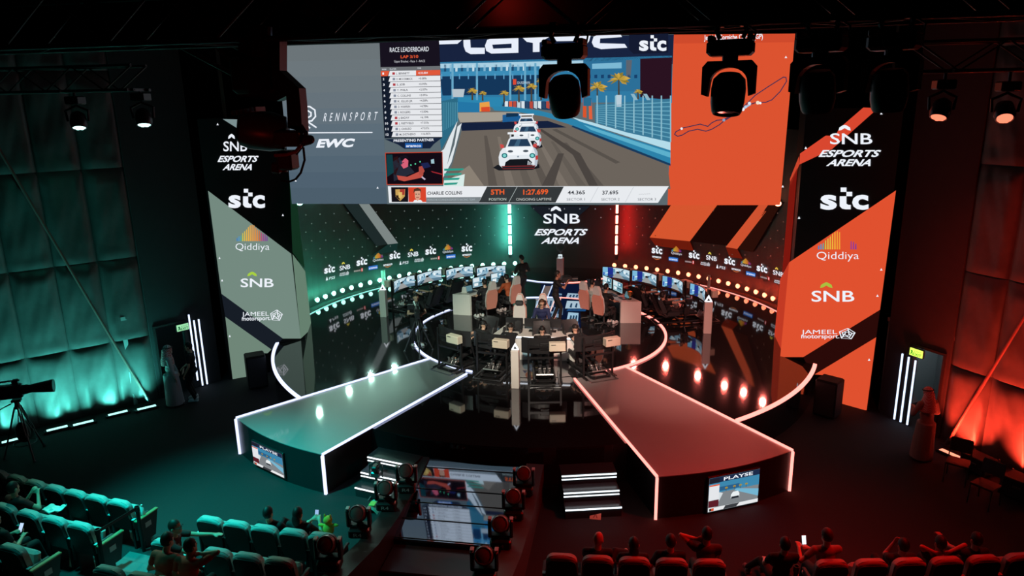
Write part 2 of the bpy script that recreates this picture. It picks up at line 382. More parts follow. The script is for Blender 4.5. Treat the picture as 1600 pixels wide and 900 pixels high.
o = bpy.data.objects.new('corridor_lamp', l); COL.objects.link(o); o.location = DR[0]+DR[2]*.3-DR[3]*1.0+V((0, 0, 2.2))
l = bpy.data.lights.new('corridor_lamp', 'POINT'); l.energy = .5; l.color = (.5, .7, 1); l.shadow_soft_size = .2
o = bpy.data.objects.new('corridor_lamp', l); COL.objects.link(o); o.location = DL[0]+DL[2]*.4-DL[3]*1.0+V((0, 0, 2.2))
for s in (-1, 1): mb = MB(); mb.box((s*12.3, 20.35, 5.7), (6.0, .2, 11.4)); struct('wall_light_block_%s' % ('left' if s < 0 else 'right'), mb, DARKW)  # unseen walls added behind the towers to block stray light
mb = MB()
mb.box((0, 33, 5.7), (60, .2, 11.4)); struct('wall_rear', mb, DARKW)
# ------------------------------------------------------------------ lit tubes at the doors, exit signs
TUBE = emit('cool_led_tube', (0.62, 0.75, 1.0), 1.9)
for s, D, lns in ((-1, DL, [((299.5, 519), (309, 594)), ((305.5, 517), (318, 611)), ((312, 515), (325, 608))]), (1, DR, [((1410.5, 553), (1397, 656)), ((1420, 558), (1406, 666)), ((1429.5, 563), (1416, 673))])):
    P0 = D[0]+D[3]*.17; n = V((D[3].x, D[3].y, 0))
    if s > 0: P0 = D[0]+D[2]*1.3+D[3]*.17
    for k, (a, b) in enumerate(lns):
        A, B = on_plane(a, P0, n), on_plane(b, P0, n); B.z = max(B.z, .04); A.z = B.z+2.0 if s < 0 else A.z
        A.x, A.y = B.x, B.y
        t = thing('door_light_bar', ['%s tall cool white light bar beside the %s exit doorway' % (w, 'left' if s < 0 else 'right') for w in (('Nearest the doorway,', 'Middle', 'Nearest the stage,') if s < 0 else ('Nearest the stage,', 'Middle', 'Nearest the doorway,'))][k], 'light', B, 0, 'light bars at the exit doors')
        mb = MB(); mb.cyl(B, A, .022); mb.build('tube', TUBE, t)
        mb = MB(); mb.box((A+B)/2-n*.03, (.05, .03, (A-B).length+.06), Matrix.Rotation(math.atan2(D[2].y, D[2].x), 3, 'Z')); mb.build('housing', BLKPL, t)
EXG = emit('exit_sign_green_left', hexc('#9fe8b0'), 1.0); EXG2 = emit('exit_sign_green_right', hexc('#d8ff60'), 1.5)
for s, D, c, m in ((-1, DL, (285.5, 511.5), EXG), (1, DR, (1431.5, 551.5), EXG2)):
    P0 = D[0]+D[3]*.2; n = V((D[3].x, D[3].y, 0)); P = on_plane(c, P0, n); rz = math.atan2(D[2].y, D[2].x)
    if s < 0: tt = D[2]
    else: tt = -D[2]
    rot = Matrix.Rotation(rz, 3, 'Z')
    t = thing('exit_sign', 'lit green EXIT sign above the %s doorway' % ('left' if s < 0 else 'right'), 'sign', P)
    mb = MB(); mb.box(P-n*.04, (.36, .06, .22), rot, bev=.01); mb.build('housing', BLKPL, t)
    mb = MB(); mb.box(P, (.33, .02, .18), rot); mb.build('panel', m, t)
    c_ = Canvas(uvmap(P-tt*.165+V((0, 0, .09))+n*.01, tt*.33, V((0, 0, -.18)), n)); c_.text('EXIT', (.3, .88), (.95, .88), .4, '#0c5a34' if s < 0 else '#3c9a20', 1, bold=.02)
    c_.poly([(.08, .85), (.14, .5), (.1, .3), (.2, .2), (.26, .4), (.24, .6), (.3, .85), (.24, .85), (.18, .65), (.14, .85)], '#0c5a34' if s < 0 else '#3c9a20', 1); c_.text('EXIT', (.35, .38), (.9, .38), .2, '#0c5a34' if s < 0 else '#3c9a20', 1, shear=.3); c_.build('lettering', t)
# ------------------------------------------------------------------ floor wash lights along the walls
def wash(px, m_name, lens, col, strength, watts, A, B, label, grp, sgn):
    P = on_z(px, 0.09); t0 = V((B[0]-A[0], B[1]-A[1], 0)).normalized(); rz = math.atan2(t0.y, t0.x)
    t = thing('floor_wash_light', label, 'light', (P.x, P.y, 0), rz, grp)
    nrm = V((t0.y, -t0.x, 0)); nrm = -nrm if nrm.dot(V((0, 1, 0))) < 0 else nrm   # towards the wall
    mb = MB(); mb.box((0, 0, .035), (.50, .15, .06), bev=.012); mb.box((-.27, 0, .03), (.04, .16, .05)); mb.box((.27, 0, .03), (.04, .16, .05)); mb.build('housing', BLKPL, t, False)
    mb = MB(); mb.box((0, 0, .068), (.46, .115, .012)); mb.build('lens_panel', emit(m_name, lens, strength), t, False)
    l = bpy.data.lights.new('floor_wash_lamp', 'AREA'); l.shape = 'RECTANGLE'; l.size = .44; l.size_y = .1; l.energy = watts; l.color = col; l.spread = R_(95)
    o = bpy.data.objects.new('floor_wash_lamp', l); COL.objects.link(o); o.parent = t; o.location = (0, 0, .085)
    wd = (nrm*.42+V((0, 0, 1))); wl = Matrix.Rotation(-rz, 3, 'Z') @ wd; o.rotation_euler = wl.to_track_quat('-Z', 'X').to_euler()
for k, (p, w) in enumerate([((-48, 704), 'hidden past the left edge'), ((20, 686), 'behind the tripod camera'), ((89, 668), 'third from the barred doorway, counted along the green wall'), ((130, 659.5), 'second of the three lights right of the tripod camera'), ((184, 644), 'second from the left doorway'), ((229, 635.5), 'nearest the left doorway')]):
    if k == 2: w = 'first one right of the camera tripod'
    if k == 3: w = 'second one right of the camera tripod'
    wash(p, 'teal_wash_lens', (0.42, 1.0, 0.9), (0.11, 0.95, 0.80), 1.6, 28, (-12.65, 14.29), (-10.22, 16.86), 'teal lit floor wash light at the left wall, ' + w, 'teal floor wash lights', -1)
for p, w in (((1485, 707), 'beside the brace pole foot'), ((1584, 747), 'behind the dark flight cases'), ((1660, 785), 'past the right edge')):
    wash(p, 'red_wash_lens', (1.0, 0.3, 0.18), (1.0, 0.045, 0.02), 1.6, 120, (11.28, 15.36), (10.16, 17.02), 'red lit floor wash light at the right wall, ' + w, 'red floor wash lights', 1)
# diagonal braces in front of the padded walls
for s, a, b, za, ya, lab in ((-1, (0, 236), (234, 632), 0, None, 'long thin diagonal steel brace pole against the green padded wall'), (1, (1640, 430), (1478, 703), 0, None, 'long thin diagonal steel brace pole against the red padded wall')):
    if s < 0: P0, n = V((-10.22, 16.66, 0)), V((-2.57, 2.43, 0)).normalized()
    else: P0, n = V((10.1, 16.85, 0)), V((1.66, 1.12, 0)).normalized()
    A, B = on_plane(a, P0, n), on_plane(b, P0, n); B.z = max(B.z, .03); d = (A-B).normalized()
    t = thing('brace_pole', lab, 'pole', B); mb = MB(); mb.cyl(B, A+d*3, .035, n=10); mb.build('pole', mat('painted_steel', (.15, .085, .075), .45, noise=.1), t)
    mb = MB(); mb.box(B-V((0, 0, .015)), (.2, .2, .03)); mb.cyl(B, B+d*.2, .05, n=10); mb.build('foot_plate', METAL, t)
# ================================================================== STAGE
def arc(cx, cy, r, a0, a1, n): return [V((cx+r*math.sin(a0+(a1-a0)*i/n), cy+r*math.cos(a0+(a1-a0)*i/n), 0)) for i in range(n+1)]
SR = 8.2
st = thing('round_stage', 'round black high gloss stage with a lit rim in front of the curved logo wall', 'stage', (0, 21.75, 0))
mb = MB(); mb.prism(arc(0, 21.75, SR, 0, 2*PI*119/120, 119), (0, 0, S)); mb.build('deck', GLOSS, st)
LW = emit('cool_led_edge', (0.60, 0.68, 1.0), 1.7); LR = emit('red_led_edge', (1.0, 0.24, 0.20), 2.6)
def ribbon(pts, w, h, z, m, name, parent):
    mb = MB(); n = len(pts)
    for i in range(n-1):
        a, b = pts[i], pts[i+1]; d = (b-a).normalized(); q = V((-d.y, d.x, 0))*w/2
        mb.box((a+b)/2+V((0, 0, z+h/2)), ((b-a).length+w*.5, w, h), Matrix.Rotation(math.atan2(d.y, d.x), 3, 'Z'))
    return mb.build(name, m, parent)
ang = lambda x, y, cy=21.75: math.atan2(x, y-cy)
ribbon(arc(0, 21.75, SR, ang(-5.32, 15.44), ang(-8.02, 19.85)-0.0, 24), .085, .045, S-.012, LW, 'edge_light', st)['label'] = 'cool white lit rim'
ribbon(arc(0, 21.75, SR, ang(5.32, 15.46), ang(8.0, 19.9), 24), .095, .045, S-.012, LR, 'edge_light', st)['label'] = 'red lit rim'
isl = thing('centre_ring', 'low round black dais in the middle of the stage outlined by a light ring', 'platform', (0, 21.4, S))
mb = MB(); mb.prism(arc(0, 21.4, 3.93, 0, 2*PI*63/64, 63), (0, 0, .012)); mb2 = MB(); mb2.v = [v+V((0, 0, S)) for v in mb.v]; mb2.f = mb.f; mb2.m = mb.m; mb2.build('dais_top', GLOSS, isl)
ribbon(arc(0, 21.4, 3.95, R_(150), R_(28), 40), .07, .05, S, LR, 'ring_light', isl)['label'] = 'red half of the light ring'
ribbon(arc(0, 21.4, 3.95, R_(28), R_(4), 10), .05, .045, S, LR, 'ring_light', isl)
ribbon(arc(0, 21.4, 3.95, R_(4), R_(-160), 50), .05, .045, S, LW, 'ring_light', isl)['label'] = 'cool white half of the light ring'
# inner rear arc of light
ra = thing('rear_arc_light', 'thin curved light line on the floor before the trophy plinth', 'light', (0, 27.6, S))
ps = [(800, 432), (810, 435.2), (820, 437.5), (840, 440.5), (868, 442.2), (882, 442.3)]; ribbon([V((on_z(p, S).x, on_z(p, S).y, 0)) for p in ps], .06, .03, S, LW, 'cool_half', ra)
ps = [(882, 442.3), (895, 442), (910, 440.8), (922, 439.5), (944, 435)]; ribbon([V((on_z(p, S).x, on_z(p, S).y, 0)) for p in ps], .06, .03, S, LR, 'red_half', ra)
# floor LED field in the middle, with the broadcast picture broken up on it
fl = thing('floor_display', 'lit floor display showing the race picture between the desks', 'screen', (0.2, 23.3, S+.012))
P0 = V((0, 0, S+.014))
cv = Canvas(lambda x, y, L: on_z((x, y), S+.018+.002*L))
cv.poly([(846, 444), (905, 444), (908, 516), (835, 516)], '#0a1430', 0)
for x0, y0, x1, y1, k in ((868, 458, 878, 466, '#7fa0bc'), (843, 465, 866, 480, '#8fa6b8'), (887, 458, 906, 466, '#9ab4c8'), (886, 470, 916, 482, '#a8c0d0'), (838, 470, 860, 488, '#90a8b8'), (848, 486, 874, 497, '#7c98b0'), (888, 488, 904, 503, '#9cc0d8'), (866, 480, 880, 492, '#6884a4'), (888, 482, 916, 486, '#1c4878'), (845, 498, 870, 505, '#54708c'), (880, 503, 905, 512, '#1e4c84')):
    cv.poly([(x0, y0), (x1, y0+1), (x1-1, y1), (x0-3, y1)], k, 1)
    for q in range(3): xx = x0+(x1-x0)*(.2+.27*q); cv.poly([(xx, y0+(y1-y0)*.3), (xx+2.5, y0+(y1-y0)*.35), (xx+1, y1-1), (xx-2, y1-2)], '#22405c', 2)
for a, b, w, k in (((851, 446), (830, 500), 1.8, '#c8dcf8'), ((863, 446), (841, 500), 1.8, '#c8dcf8'), ((869, 463), (853, 503), 2.0, '#ffd4d0'), ((876, 466), (865, 503), 2.0, '#ffb8b0')): cv.strip([a, b], w, k, 3)
cv.poly([(852, 447), (862, 447), (852, 472), (841, 472)], '#6c5c58', 1)
cv.build('picture', fl)
# ---------------------------------------------------------------- catwalks
DECK = mat('catwalk_deck', (0.28, 0.28, 0.28), 0.4, noise=0.05, nscale=2, coat=1.0)
def catwalk(s):
    nm = 'left' if s < 0 else 'right'
    A0 = V((s*6.2, 14.14, 0)); A1 = V((s*3.42, 12.70, 0)); B1 = V((s*1.45, 17.5, 0)); B0 = V((s*2.75, 18.55, 0))
    rr = 9.75; a0, a1 = ang(A0.x, A0.y), ang(A1.x, A1.y)
    if s < 0: a0 += 2*PI if a0 < 0 else 0; a1 += 2*PI if a1 < 0 else 0
    ed = [V((0, 21.75, 0)) + (V((math.sin(a0+(a1-a0)*i/10), math.cos(a0+(a1-a0)*i/10), 0))*((A0-V((0, 21.75, 0))).length*(1-i/10)+(A1-V((0, 21.75, 0))).length*i/10+ .06*math.sin(PI*i/10))) for i in range(11)]
    t = thing('catwalk', 'raised catwalk with %s running out from the %s of the round stage' % (('white lit edges', 'left') if s < 0 else ('red lit edges', 'right')), 'catwalk', ed[5])
    top = ed + [B1, B0]
    mb = MB(); mb.prism([p+V((0, 0, S+.001)) for p in top], (0, 0, .016)); mb.build('deck', DECK, t)
    def rim(P, Q):
        for i in range(401):
            X = P.lerp(Q, i/400)
            if (X-V((0, 21.75, 0))).length < SR+.02: return X
    mb = MB(); mb.prism([p*1 for p in ed] + [rim(A1, B1), rim(A1, B1).lerp(rim(A0, B0), .5)+V((0, -.06, 0))*0, rim(A0, B0)], (0, 0, S)); mb.build('fascia', mat('fascia_black', (.018, .018, .02), .35), t)
    m = LW if s < 0 else LR
    up = V((0, 0, 1))
    ribbon([A0, B0], .05, .035, S+.012, m, 'edge_light', t); ribbon([A1, B1], .05, .035, S+.012, m, 'edge_light', t)
    for P in (A0, A1):
        q = (P-V((0, 21.75, 0))).normalized()*.02
        mb = MB(); mb.box(P+q+V((0, 0, S/2)), (.055, .055, S)); mb.build('corner_light', m, t)
    # display in the rounded end
    px = [(393, 686), (443, 714), (443, 751), (397, 720)] if s < 0 else [(1106, 746), (1185, 735), (1185, 783), (1108, 801)]
    nd = (ed[5]-V((0, 21.75, 0))).normalized()
    tt = (ed[10]-ed[0]).normalized() if s < 0 else (ed[0]-ed[10]).normalized()
    n = V((tt.y, -tt.x, 0))
    P0 = (ed[0]+ed[10])/2 + n*.22
    q = [on_plane(p, P0, n) for p in px]
    # square it up on the end face
    w0 = q[0].dot(tt)*.5+q[3].dot(tt)*.5; w1 = q[1].dot(tt)*.5+q[2].dot(tt)*.5; z1 = (q[0].z+q[1].z)/2; z0 = (q[2].z+q[3].z)/2
    base = P0 - tt*P0.dot(tt)
    c = base + tt*((w0+w1)/2) + V((0, 0, (z0+z1)/2)); rot = Matrix.Rotation(math.atan2(tt.y, tt.x), 3, 'Z')
    c = V((c.x, c.y, c.z))
    d = MB(); d.box(c-n*.03, (w1-w0+.05, .06, z1-z0+.05), rot, bev=.01); mon = d.build('display_frame', BLKPL, t)
    cv = Canvas(uvmap(V((base+tt*w0).to_tuple())+V((0, 0, z1)), tt*(w1-w0), V((0, 0, z0-z1)), n)); race_picture(cv); cv.build('display', mon)
    return t
CWL = catwalk(-1); CWR = catwalk(1)
# ---------------------------------------------------------------- stage steps with light lines and painted reflections
def steps(s):
    nq = V((s*.24, -1, 0)).normalized(); tq = V((1, s*.24, 0)).normalized(); c0 = V((s*2.1, 13.07, 0)); w = .56; rot = Matrix.Rotation(math.atan2(tq.y, tq.x), 3, 'Z')
    t = thing('stage_steps', 'black stage steps with white light lines %s of the glossy tunnel roof' % ('left' if s < 0 else 'right'), 'steps', c0)
    for k, (o, z) in enumerate(((0, .68), (.28, .46), (.52, .23))):
        f = c0+nq*o
        mb = MB(); mb.prism([f-tq*w, f+tq*w, f+tq*w-nq*(o+.42), f-tq*w-nq*(o+.42)], (0, 0, z)); mb.build('tread', mat('step_gloss_black', (.03, .03, .032), .22), t)
        for dz in ((0, -.075) if k < 2 else (0,)):  # second, thinner line glows in place of the nosing light's reflection
            mb = MB(); mb.box(f+nq*.012+V((0, 0, z-.03+dz)), (2*w, .02, .022 if dz == 0 else .016), rot); mb.build('light_or_reflection_line', emit('step_line_white', (.85, .95, 1.0), 2.0), t)
steps(-1); steps(1)
# ---------------------------------------------------------------- tunnel roof: sloping mirror-gloss box
rf = thing('tunnel_roof', 'glossy black sloping roof over the audience tunnel, mirroring the big screen', 'roof', (-.2, 11.4, 0))
RZ = lambda y: .40+.12*(y-11.5)
MIR = mat('mirror_gloss_black', (0.30, 0.36, 0.44), 0.035, metal=1.0)
x0, x1, y0, y1 = -1.72, 1.08, 10.9, 13.35
mb = MB(); mb.prism([V((x0, y0, RZ(y0)-.05)), V((x0, y1, RZ(y1)-.05)), V((x0, y1, RZ(y1))), V((x0, y0, RZ(y0)))], (x1-x0, 0, 0)); mb.build('top_panel', MIR, rf)
PROF = ((13.35, .66), (12.2, .53), (11.2, .55), (10.2, .68), (9.3, .92), (8.2, 1.2))
def PZ(y):
    for (a, za), (b_, zb) in zip(PROF, PROF[1:]):
        if y >= b_: return za+(zb-za)*(y-a)/(b_-a)
    return PROF[-1][1]
for xa, xb, mt in ((x1-.3, x1+.06, 'tunnel_side'), (x0+.02, x0+.40, 'fascia_black')):
    mb = MB(); mb.prism([V((xa, 13.35, 0))]+[V((xa, y, z)) for y, z in PROF]+[V((xa, 8.2, 0))], (xb-xa, 0, 0)); mb.build('parapet', mat('tunnel_side', (.06, .052, .048), .6, noise=.1) if mt == 'tunnel_side' else BLACK, rf)
mb = MB(); mb.box((-.32, y0+.04, RZ(y0)/2-.03), (2.7, .08, RZ(y0)-.06)); mb.build('front_panel', mat('fascia_black'), rf)
mb = MB(); mb.box((-.32, 10.5, .11), (2.0, .8, .22), bev=.02); mb.build('lower_step', mat('step_gloss_black', (.03, .03, .032), .22), rf)
for y in (10.93, 11.45, 11.93, 12.35, 13.05):
    mb = MB(); mb.box((-.32, y, RZ(y)+.006), (2.74, .016, .008)); mb.build('joint_bar', BLKPL, rf)
# ---------------------------------------------------------------- curved logo wall
mb = MB(); A_ = R_(98)
def wfn(u, v): a = -A_+2*A_*u; return V((WR*1.012*math.sin(a), 21.75+WR*1.012*math.cos(a), .3+6.6*v))
mb.grid(wfn, 90, 1)
WALLM = mat('wall_semi_gloss', (0.03, 0.03, 0.034), 0.45, noise=.06, nscale=2)
mb.v += [V((p.x*1.03, 21.75+(p.y-21.75)*1.03, p.z)) for p in mb.v[:182]]; mb.f += [tuple(i+182 for i in f) for f in mb.f[:90]]; mb.m += [0]*90
wb = struct('wall_back', mb, WALLM)
cyl = lambda x, y, L: on_cyl((x, y), WR*1.008-.004*L)
def fine(c, pts, col, L, n=8):          # polygon strip between two edges, bent along the wall: pts tl,tr,br,bl
    f = lerp4(pts)
    for i in range(n): c.poly([f(i/n, 0), f((i+1)/n, 0), f((i+1)/n, 1), f(i/n, 1)], col, L)
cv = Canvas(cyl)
fine(cv, [(556, 312), (572, 312), (622, 380), (606, 382)], '#7c8684', 1); fine(cv, [(534, 314), (556, 314), (606, 382), (588, 384)], '#1e2a2a', 1)
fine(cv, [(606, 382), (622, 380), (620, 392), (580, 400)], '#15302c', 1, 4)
fine(cv, [(1062, 300), (1136, 300), (1078, 377), (1015, 371)], '#d6562f', 1); fine(cv, [(1189, 316), (1205, 320), (1152, 389), (1134, 386)], '#cf5230', 1)
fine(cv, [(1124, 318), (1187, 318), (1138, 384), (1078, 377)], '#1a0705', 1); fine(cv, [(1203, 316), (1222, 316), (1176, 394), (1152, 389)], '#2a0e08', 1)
fine(cv, [(1015, 371), (1078, 377), (1084, 392), (1024, 384)], '#6a1a0c', 1, 4); fine(cv, [(1134, 386), (1152, 389), (1160, 404), (1140, 402)], '#6a1a0c', 1, 4)  # dim red patches painted as the orange stripes' reflection in the lower wall
fine(cv, [(828, 322), (922, 322), (880, 360), (870, 360)], '#181c24', 0, 10)
cv.build('stripes_and_reflections', wb)
cv = Canvas(cyl); rnd = random.Random(3)
for x in list(range(478, 790, 22)) + list(range(810, 960, 24)) + list(range(975, 1230, 20)):
    for k in range(6):
        y = 330+k*13.5+(abs(x-877)/390)**2*9-4+ (k % 2)*0; xx = x+(k % 2)*9
        if 838 < xx < 918 and k > 0 or (k > 1 and 790 < xx < 965): continue
        if k > 4 and 620 < xx < 1120: continue
        c_ = '#6a7472' if xx < 790 else ('#8a8c94' if xx < 960 else '#6e4a40')
        if 1020 < xx < 1200 and 'o' and (1062-(y-300)*.62 < xx < 1136-(y-300)*.72): c_ = '#4c1a10'
        cv.poly([(xx-1.1, y+1), (xx, y-1.1), (xx+1.1, y+1)], c_, 2)
cv.build('dot_lights', wb)
cv = Canvas(cyl)
logo_snb(cv, [(849, 322), (906, 322), (906, 349), (849, 349)], L=9); logo_esa(cv, [(835, 357.5), (919.5, 357.5), (919.5, 380.5), (835, 380.5)], L=9)
cv.build('arena_lettering', wb)['label'] = 'white arena lettering'
cv = Canvas(cyl)
def slot(kind, x, y, w, h, sl):
    q = [(x-w/2, y-h/2+sl*w/2*-1), (x+w/2, y-h/2+sl*w/2), (x+w/2, y+h/2+sl*w/2), (x-w/2, y+h/2-sl*w/2)]
    if kind == 'stc': logo_stc(cv, q)
    elif kind == 'snb': logo_snb(cv, q, '#d8c850')
    elif kind == 'qid': logo_qid(cv, q)
    else: logo_mini(cv, kind, q)
for k, x, y in (('stc', 515, 420), ('snb', 539, 415), ('stc', 565.5, 408), ('qid', 591, 402), ('stc', 617, 398), ('snb', 645.5, 394.5), ('stc', 673, 391), ('qid', 700, 389), ('stc', 729.5, 386.5)):
    slot(k, x, y, 16.5, 12.5 if k != 'qid' else 15, -.2 + .13*(x-515)/215)
for k, x, y in (('ps5', 516, 434), ('jameel', 538, 428), ('bars', 560, 422.5), ('aramco', 583, 418), ('amazon', 606, 414.5), ('ps5', 631, 410), ('jameel', 655, 406.5), ('bars', 680, 403.5), ('aramco', 704.5, 400.5), ('amazon', 729.5, 399)):
    slot(k, x, y, 14.5, 7, -.2 + .13*(x-515)/215)
for k, x, y in (('stc', 1026.5, 390), ('qid', 1057, 392), ('stc', 1084.5, 397.5), ('snb', 1111.5, 400.5), ('stc', 1140, 407), ('qid', 1165.5, 411), ('stc', 1190.5, 418.5), ('snb', 1216, 424.5)):
    slot(k, x, y, 16.5, 12.5 if k != 'qid' else 15, .12+.14*(x-1026)/190)
for k, x, y in (('amazon', 1026, 402.5), ('aramco', 1052, 405), ('bars', 1077.5, 409), ('jameel', 1102, 412.5), ('ps5', 1126, 417), ('amazon', 1150, 422), ('aramco', 1173, 428), ('bars', 1195.5, 434), ('jameel', 1217, 441)):
    slot(k, x, y, 14.5, 7, .12+.14*(x-1026)/190)
cv.build('sponsor_logos', wb)['label'] = 'white and coloured sponsor logos in two rows'
# the rim light runs on behind the stage; glossy apron between rim and wall
ribbon(arc(0, 21.75, SR, R_(-93), R_(-34), 30), .035, .03, S-.01, emit('teal_base_line', (.35, 1, .85), 1.2), 'edge_light', st)
ribbon(arc(0, 21.75, SR, R_(93), R_(34), 30), .035, .03, S-.01, emit('red_base_line', (1, .3, .25), 1.8), 'edge_light', st)
mb = MB(); mb.grid(lambda u, v: V((0, 21.75, S-.006)) + V((math.sin(-A_+2*A_*u), math.cos(-A_+2*A_*u), 0))*(SR-.05+(WR-SR+.1)*v), 60, 1); struct('floor_apron', mb, GLOSS)
# bulbs along the wall
BT = emit('teal_bulb', (.42, 1.0, .80), 5.0); BR = emit('red_bulb', (1.0, .26, .13), 4.5)
BTG = emit('teal_halo_emitter', (.10, 1.0, .62), 680.0); BRG = emit('red_halo_emitter', (1.0, .04, .015), 560.0)
def bulb(m, lab):
    t = thing('wall_bulb', lab, 'lamp', (0, 0, 0), 0, 'bulbs'); q = V((0, 1, 0)).to_track_quat('Z', 'Y')
    mb = MB(); mb.lathe([(.075, 0), (.078, .012), (.03, .014), (.03, .045)], q=q); mb.build('socket', BLKPL, t, False, True)
    mb = MB(); mb.lathe([(.045, .045), (.082, .050), (.088, .065), (.075, .095), (.045, .115), (.015, .12)], n=16, q=q); mb.build('globe', m, t, False, True)
    mb = MB(); mb.lathe([(.038, .018), (.038, .042)], n=12, q=q); mb.build('hidden_halo_emitter', BTG if m is BT else BRG, t, False, True)  # emitter added out of sight behind the globe, makes the halo on the wall
    return t
for s in (-1, 1):
    lab = 'round %s bulb in the lamp row on the %s half of the curved logo wall' % (('teal', 'left') if s < 0 else ('orange', 'right')); grp = '%s wall bulbs' % ('teal' if s < 0 else 'orange')
    src = None
    for k in range(21):
        a = R_(78.6-3.2*k)*s; r = WR-.03; loc = (r*math.sin(a), 21.75+r*math.cos(a), 1.13); rz = PI-a
        if src is None:
            src = bulb(BT if s < 0 else BR, lab); src.location = loc; src.rotation_euler = (0, 0, rz); src['group'] = grp; FR[src.name] = Matrix.Translation(V(loc)) @ Matrix.Rotation(rz, 4, 'Z')
        else: dup(src, loc, rz, lab, grp)
# row of small spotlights on top of the wall
for s, L_ in ((-1, ((-8.3, 22.66, 4.78), (-7.88, 24.51, 4.66), (-7.39, 25.64, 4.51), (-6.74, 26.68, 4.53))), (1, ((3.06, 29.52, 4.96), (4.38, 28.86, 4.71), (5.62, 27.93, 4.72), (6.55, 26.93, 4.68), (7.14, 26.07, 4.58), (7.66, 25.06, 4.5)))):
    for k, p in enumerate(L_):
        p = V(p); d = (V((s*4.3, 15.4, S))-p).normalized(); q = d.to_track_quat('Z', 'Y')
        t = thing('wall_spotlight', 'small round %s spotlight high on the wall behind the big screen' % ('teal' if s < 0 else 'red'), 'light', p, 0, '%s spotlights behind the screen' % ('teal' if s < 0 else 'red'))
        mb = MB(); mb.lathe([(.06, -.2), (.10, -.16), (.12, 0), (.125, .03), (.11, .03), (.105, .0)], p, 14, q); mb.build('can', BLKPL, t)
        mb = MB(); mb.lathe([(.1, .005), (.1, .02)], p, 14, q); mb.build('lens', emit('teal_spot_lens', (.35, 1, .8), 28) if s < 0 else emit('red_spot_lens', (1, .25, .12), 30), t)
        o = V((p.x, p.y-21.75, 0)).normalized(); mb = MB(); mb.cyl(p-d*.1, p+o*.25, .02); mb.build('bracket', METAL, t)
        l = bpy.data.lights.new('wall_spot_lamp', 'SPOT'); l.energy = (190 if s < 0 else 185); l.color = (.55, 1, .82) if s < 0 else (1, .15, .12); l.spot_size = R_(58); l.spot_blend = .9; l.shadow_soft_size = .09
        lo = bpy.data.objects.new('wall_spot_lamp', l); COL.objects.link(lo); lo.parent = t; lo.location = d*.05; lo.rotation_euler = d.to_track_quat('-Z', 'Y').to_euler()
# segmented vertical light strips
for s, px, m in ((-1, 796.5, emit('teal_strip', (.33, 1, .84), 5.5)), (1, 964, emit('red_strip', (1, .26, .2), 5.0))):
    b = on_cyl((px, 360), 7.95)
    t = thing('strip_light', 'tall segmented %s strip light on the wall %s of the arena lettering' % (('teal', 'left') if s < 0 else ('red', 'right')), 'light', (b.x, b.y, 1.6))
    d = V((b.x, b.y-21.75, 0)).normalized()
    mb = MB(); mb.box((b.x+d.x*.03, b.y+d.y*.03, 3.4), (.12, .05, 3.8), Matrix.Rotation(-math.atan2(d.x, d.y), 3, 'Z')); mb.build('housing', BLKPL, t)
    mb = MB(); mb.box((b.x+d.x*.062, b.y+d.y*.062, 2.75), (.10, .012, 2.1), Matrix.Rotation(-math.atan2(d.x, d.y), 3, 'Z')); mb.build('rear_halo_emitter', emit('teal_strip_rear', (.12, 1, .72), 85) if s < 0 else emit('red_strip_rear', (1, .02, .015), 60), t)  # back-facing emitter added to throw the strip's halo on the wall
    for k in range(5):
        z0 = on_cyl((px, 320+16*k if s < 0 else 320.5+15.8*k), 7.95).z; z1 = on_cyl((px, 320+16*k+13.2), 7.95).z
        if k == 0: z0 += .4
        mb = MB(); mb.box((b.x-d.x*.04, b.y-d.y*.04, (z0+z1)/2), (.13 if s < 0 else .09, .09, z0-z1), Matrix.Rotation(-math.atan2(d.x, d.y), 3, 'Z'), bev=.012); mb.build('lit_segment', m, t)
# ================================================================== BIG SCREEN
SY = 18.41
sc = thing('led_screen', 'huge flown LED screen showing the race broadcast with grey and orange side panels', 'screen', on_y((830, 320), SY))
scr = lambda x, y, L: on_y((x, y), SY-.006*L)
TL, TR, BR_, BL = (433, 71.5), (1242.5, 52.5), (1219, 320.5), (456, 318.5)
q = [on_y(p, SY+.03) for p in (TL, TR, BR_, BL)]
mb = MB(); mb.prism(q, (0, .25, 0)); mb.build('cabinet', BLKPL, sc)
for k in range(6): x = -5.6+k*2.25; mb = MB(); mb.tube([(x, SY+.2, 9.2), (x, SY+.2, 11.4)], .025); mb.build('rigging_wire', METAL, sc)
def lx(t): return TL[0]+(BL[0]-TL[0])*t
cv = Canvas(scr); cols = ['#6b7478', '#6c767b', '#69747a', '#66727a', '#62707a', '#5d6d79', '#586976', '#536573', '#4f6170', '#4c5e6c']
for i in range(10):
    a, b = i/10, (i+1)/10; ya = TL[1]+(318.5-71.5)*a; yb = TL[1]+(318.5-71.5)*b
    xr0, xr1 = 593+12*a, 593+12*b
    cv.poly([(lx(a), ya), (xr0, ya-(4.2*(1-a))), (xr1, yb-(4.2*(1-b))), (lx(b), yb)], led(cols[i], True), 0)
for pts in ([(452, 166.5), (484, 166.5), (492, 172), (493, 182), (487, 189), (476, 190)], [(452, 172), (480, 172.5), (486, 176), (486, 181), (480, 184.5), (464, 185)], [(466, 184), (476, 187), (494, 199)], [(470, 190), (476, 193), (484, 200)]): cv.strip(pts, 2.3, WHT, 2)
cv.text('R  E  N  N  S  P  O  R  T', (505, 189.5), (588, 187.5), 13.5, WHT, 2, bold=.0, shear=.2)
cv.strip([(472, 207.5), (581.5, 207)], 1.8, WHT, 2); cv.text('EWC', (494, 230), (551, 229), 12.5, WHT, 2, bold=.05, shear=.35)
for x, y in ((462, 282), (590, 293)): cv.poly([(x-1.6, y+1.6), (x, y-1.6), (x+1.6, y+1.6)], WHT, 2)
cv.build('left_panel_picture', sc)
cv = Canvas(scr)
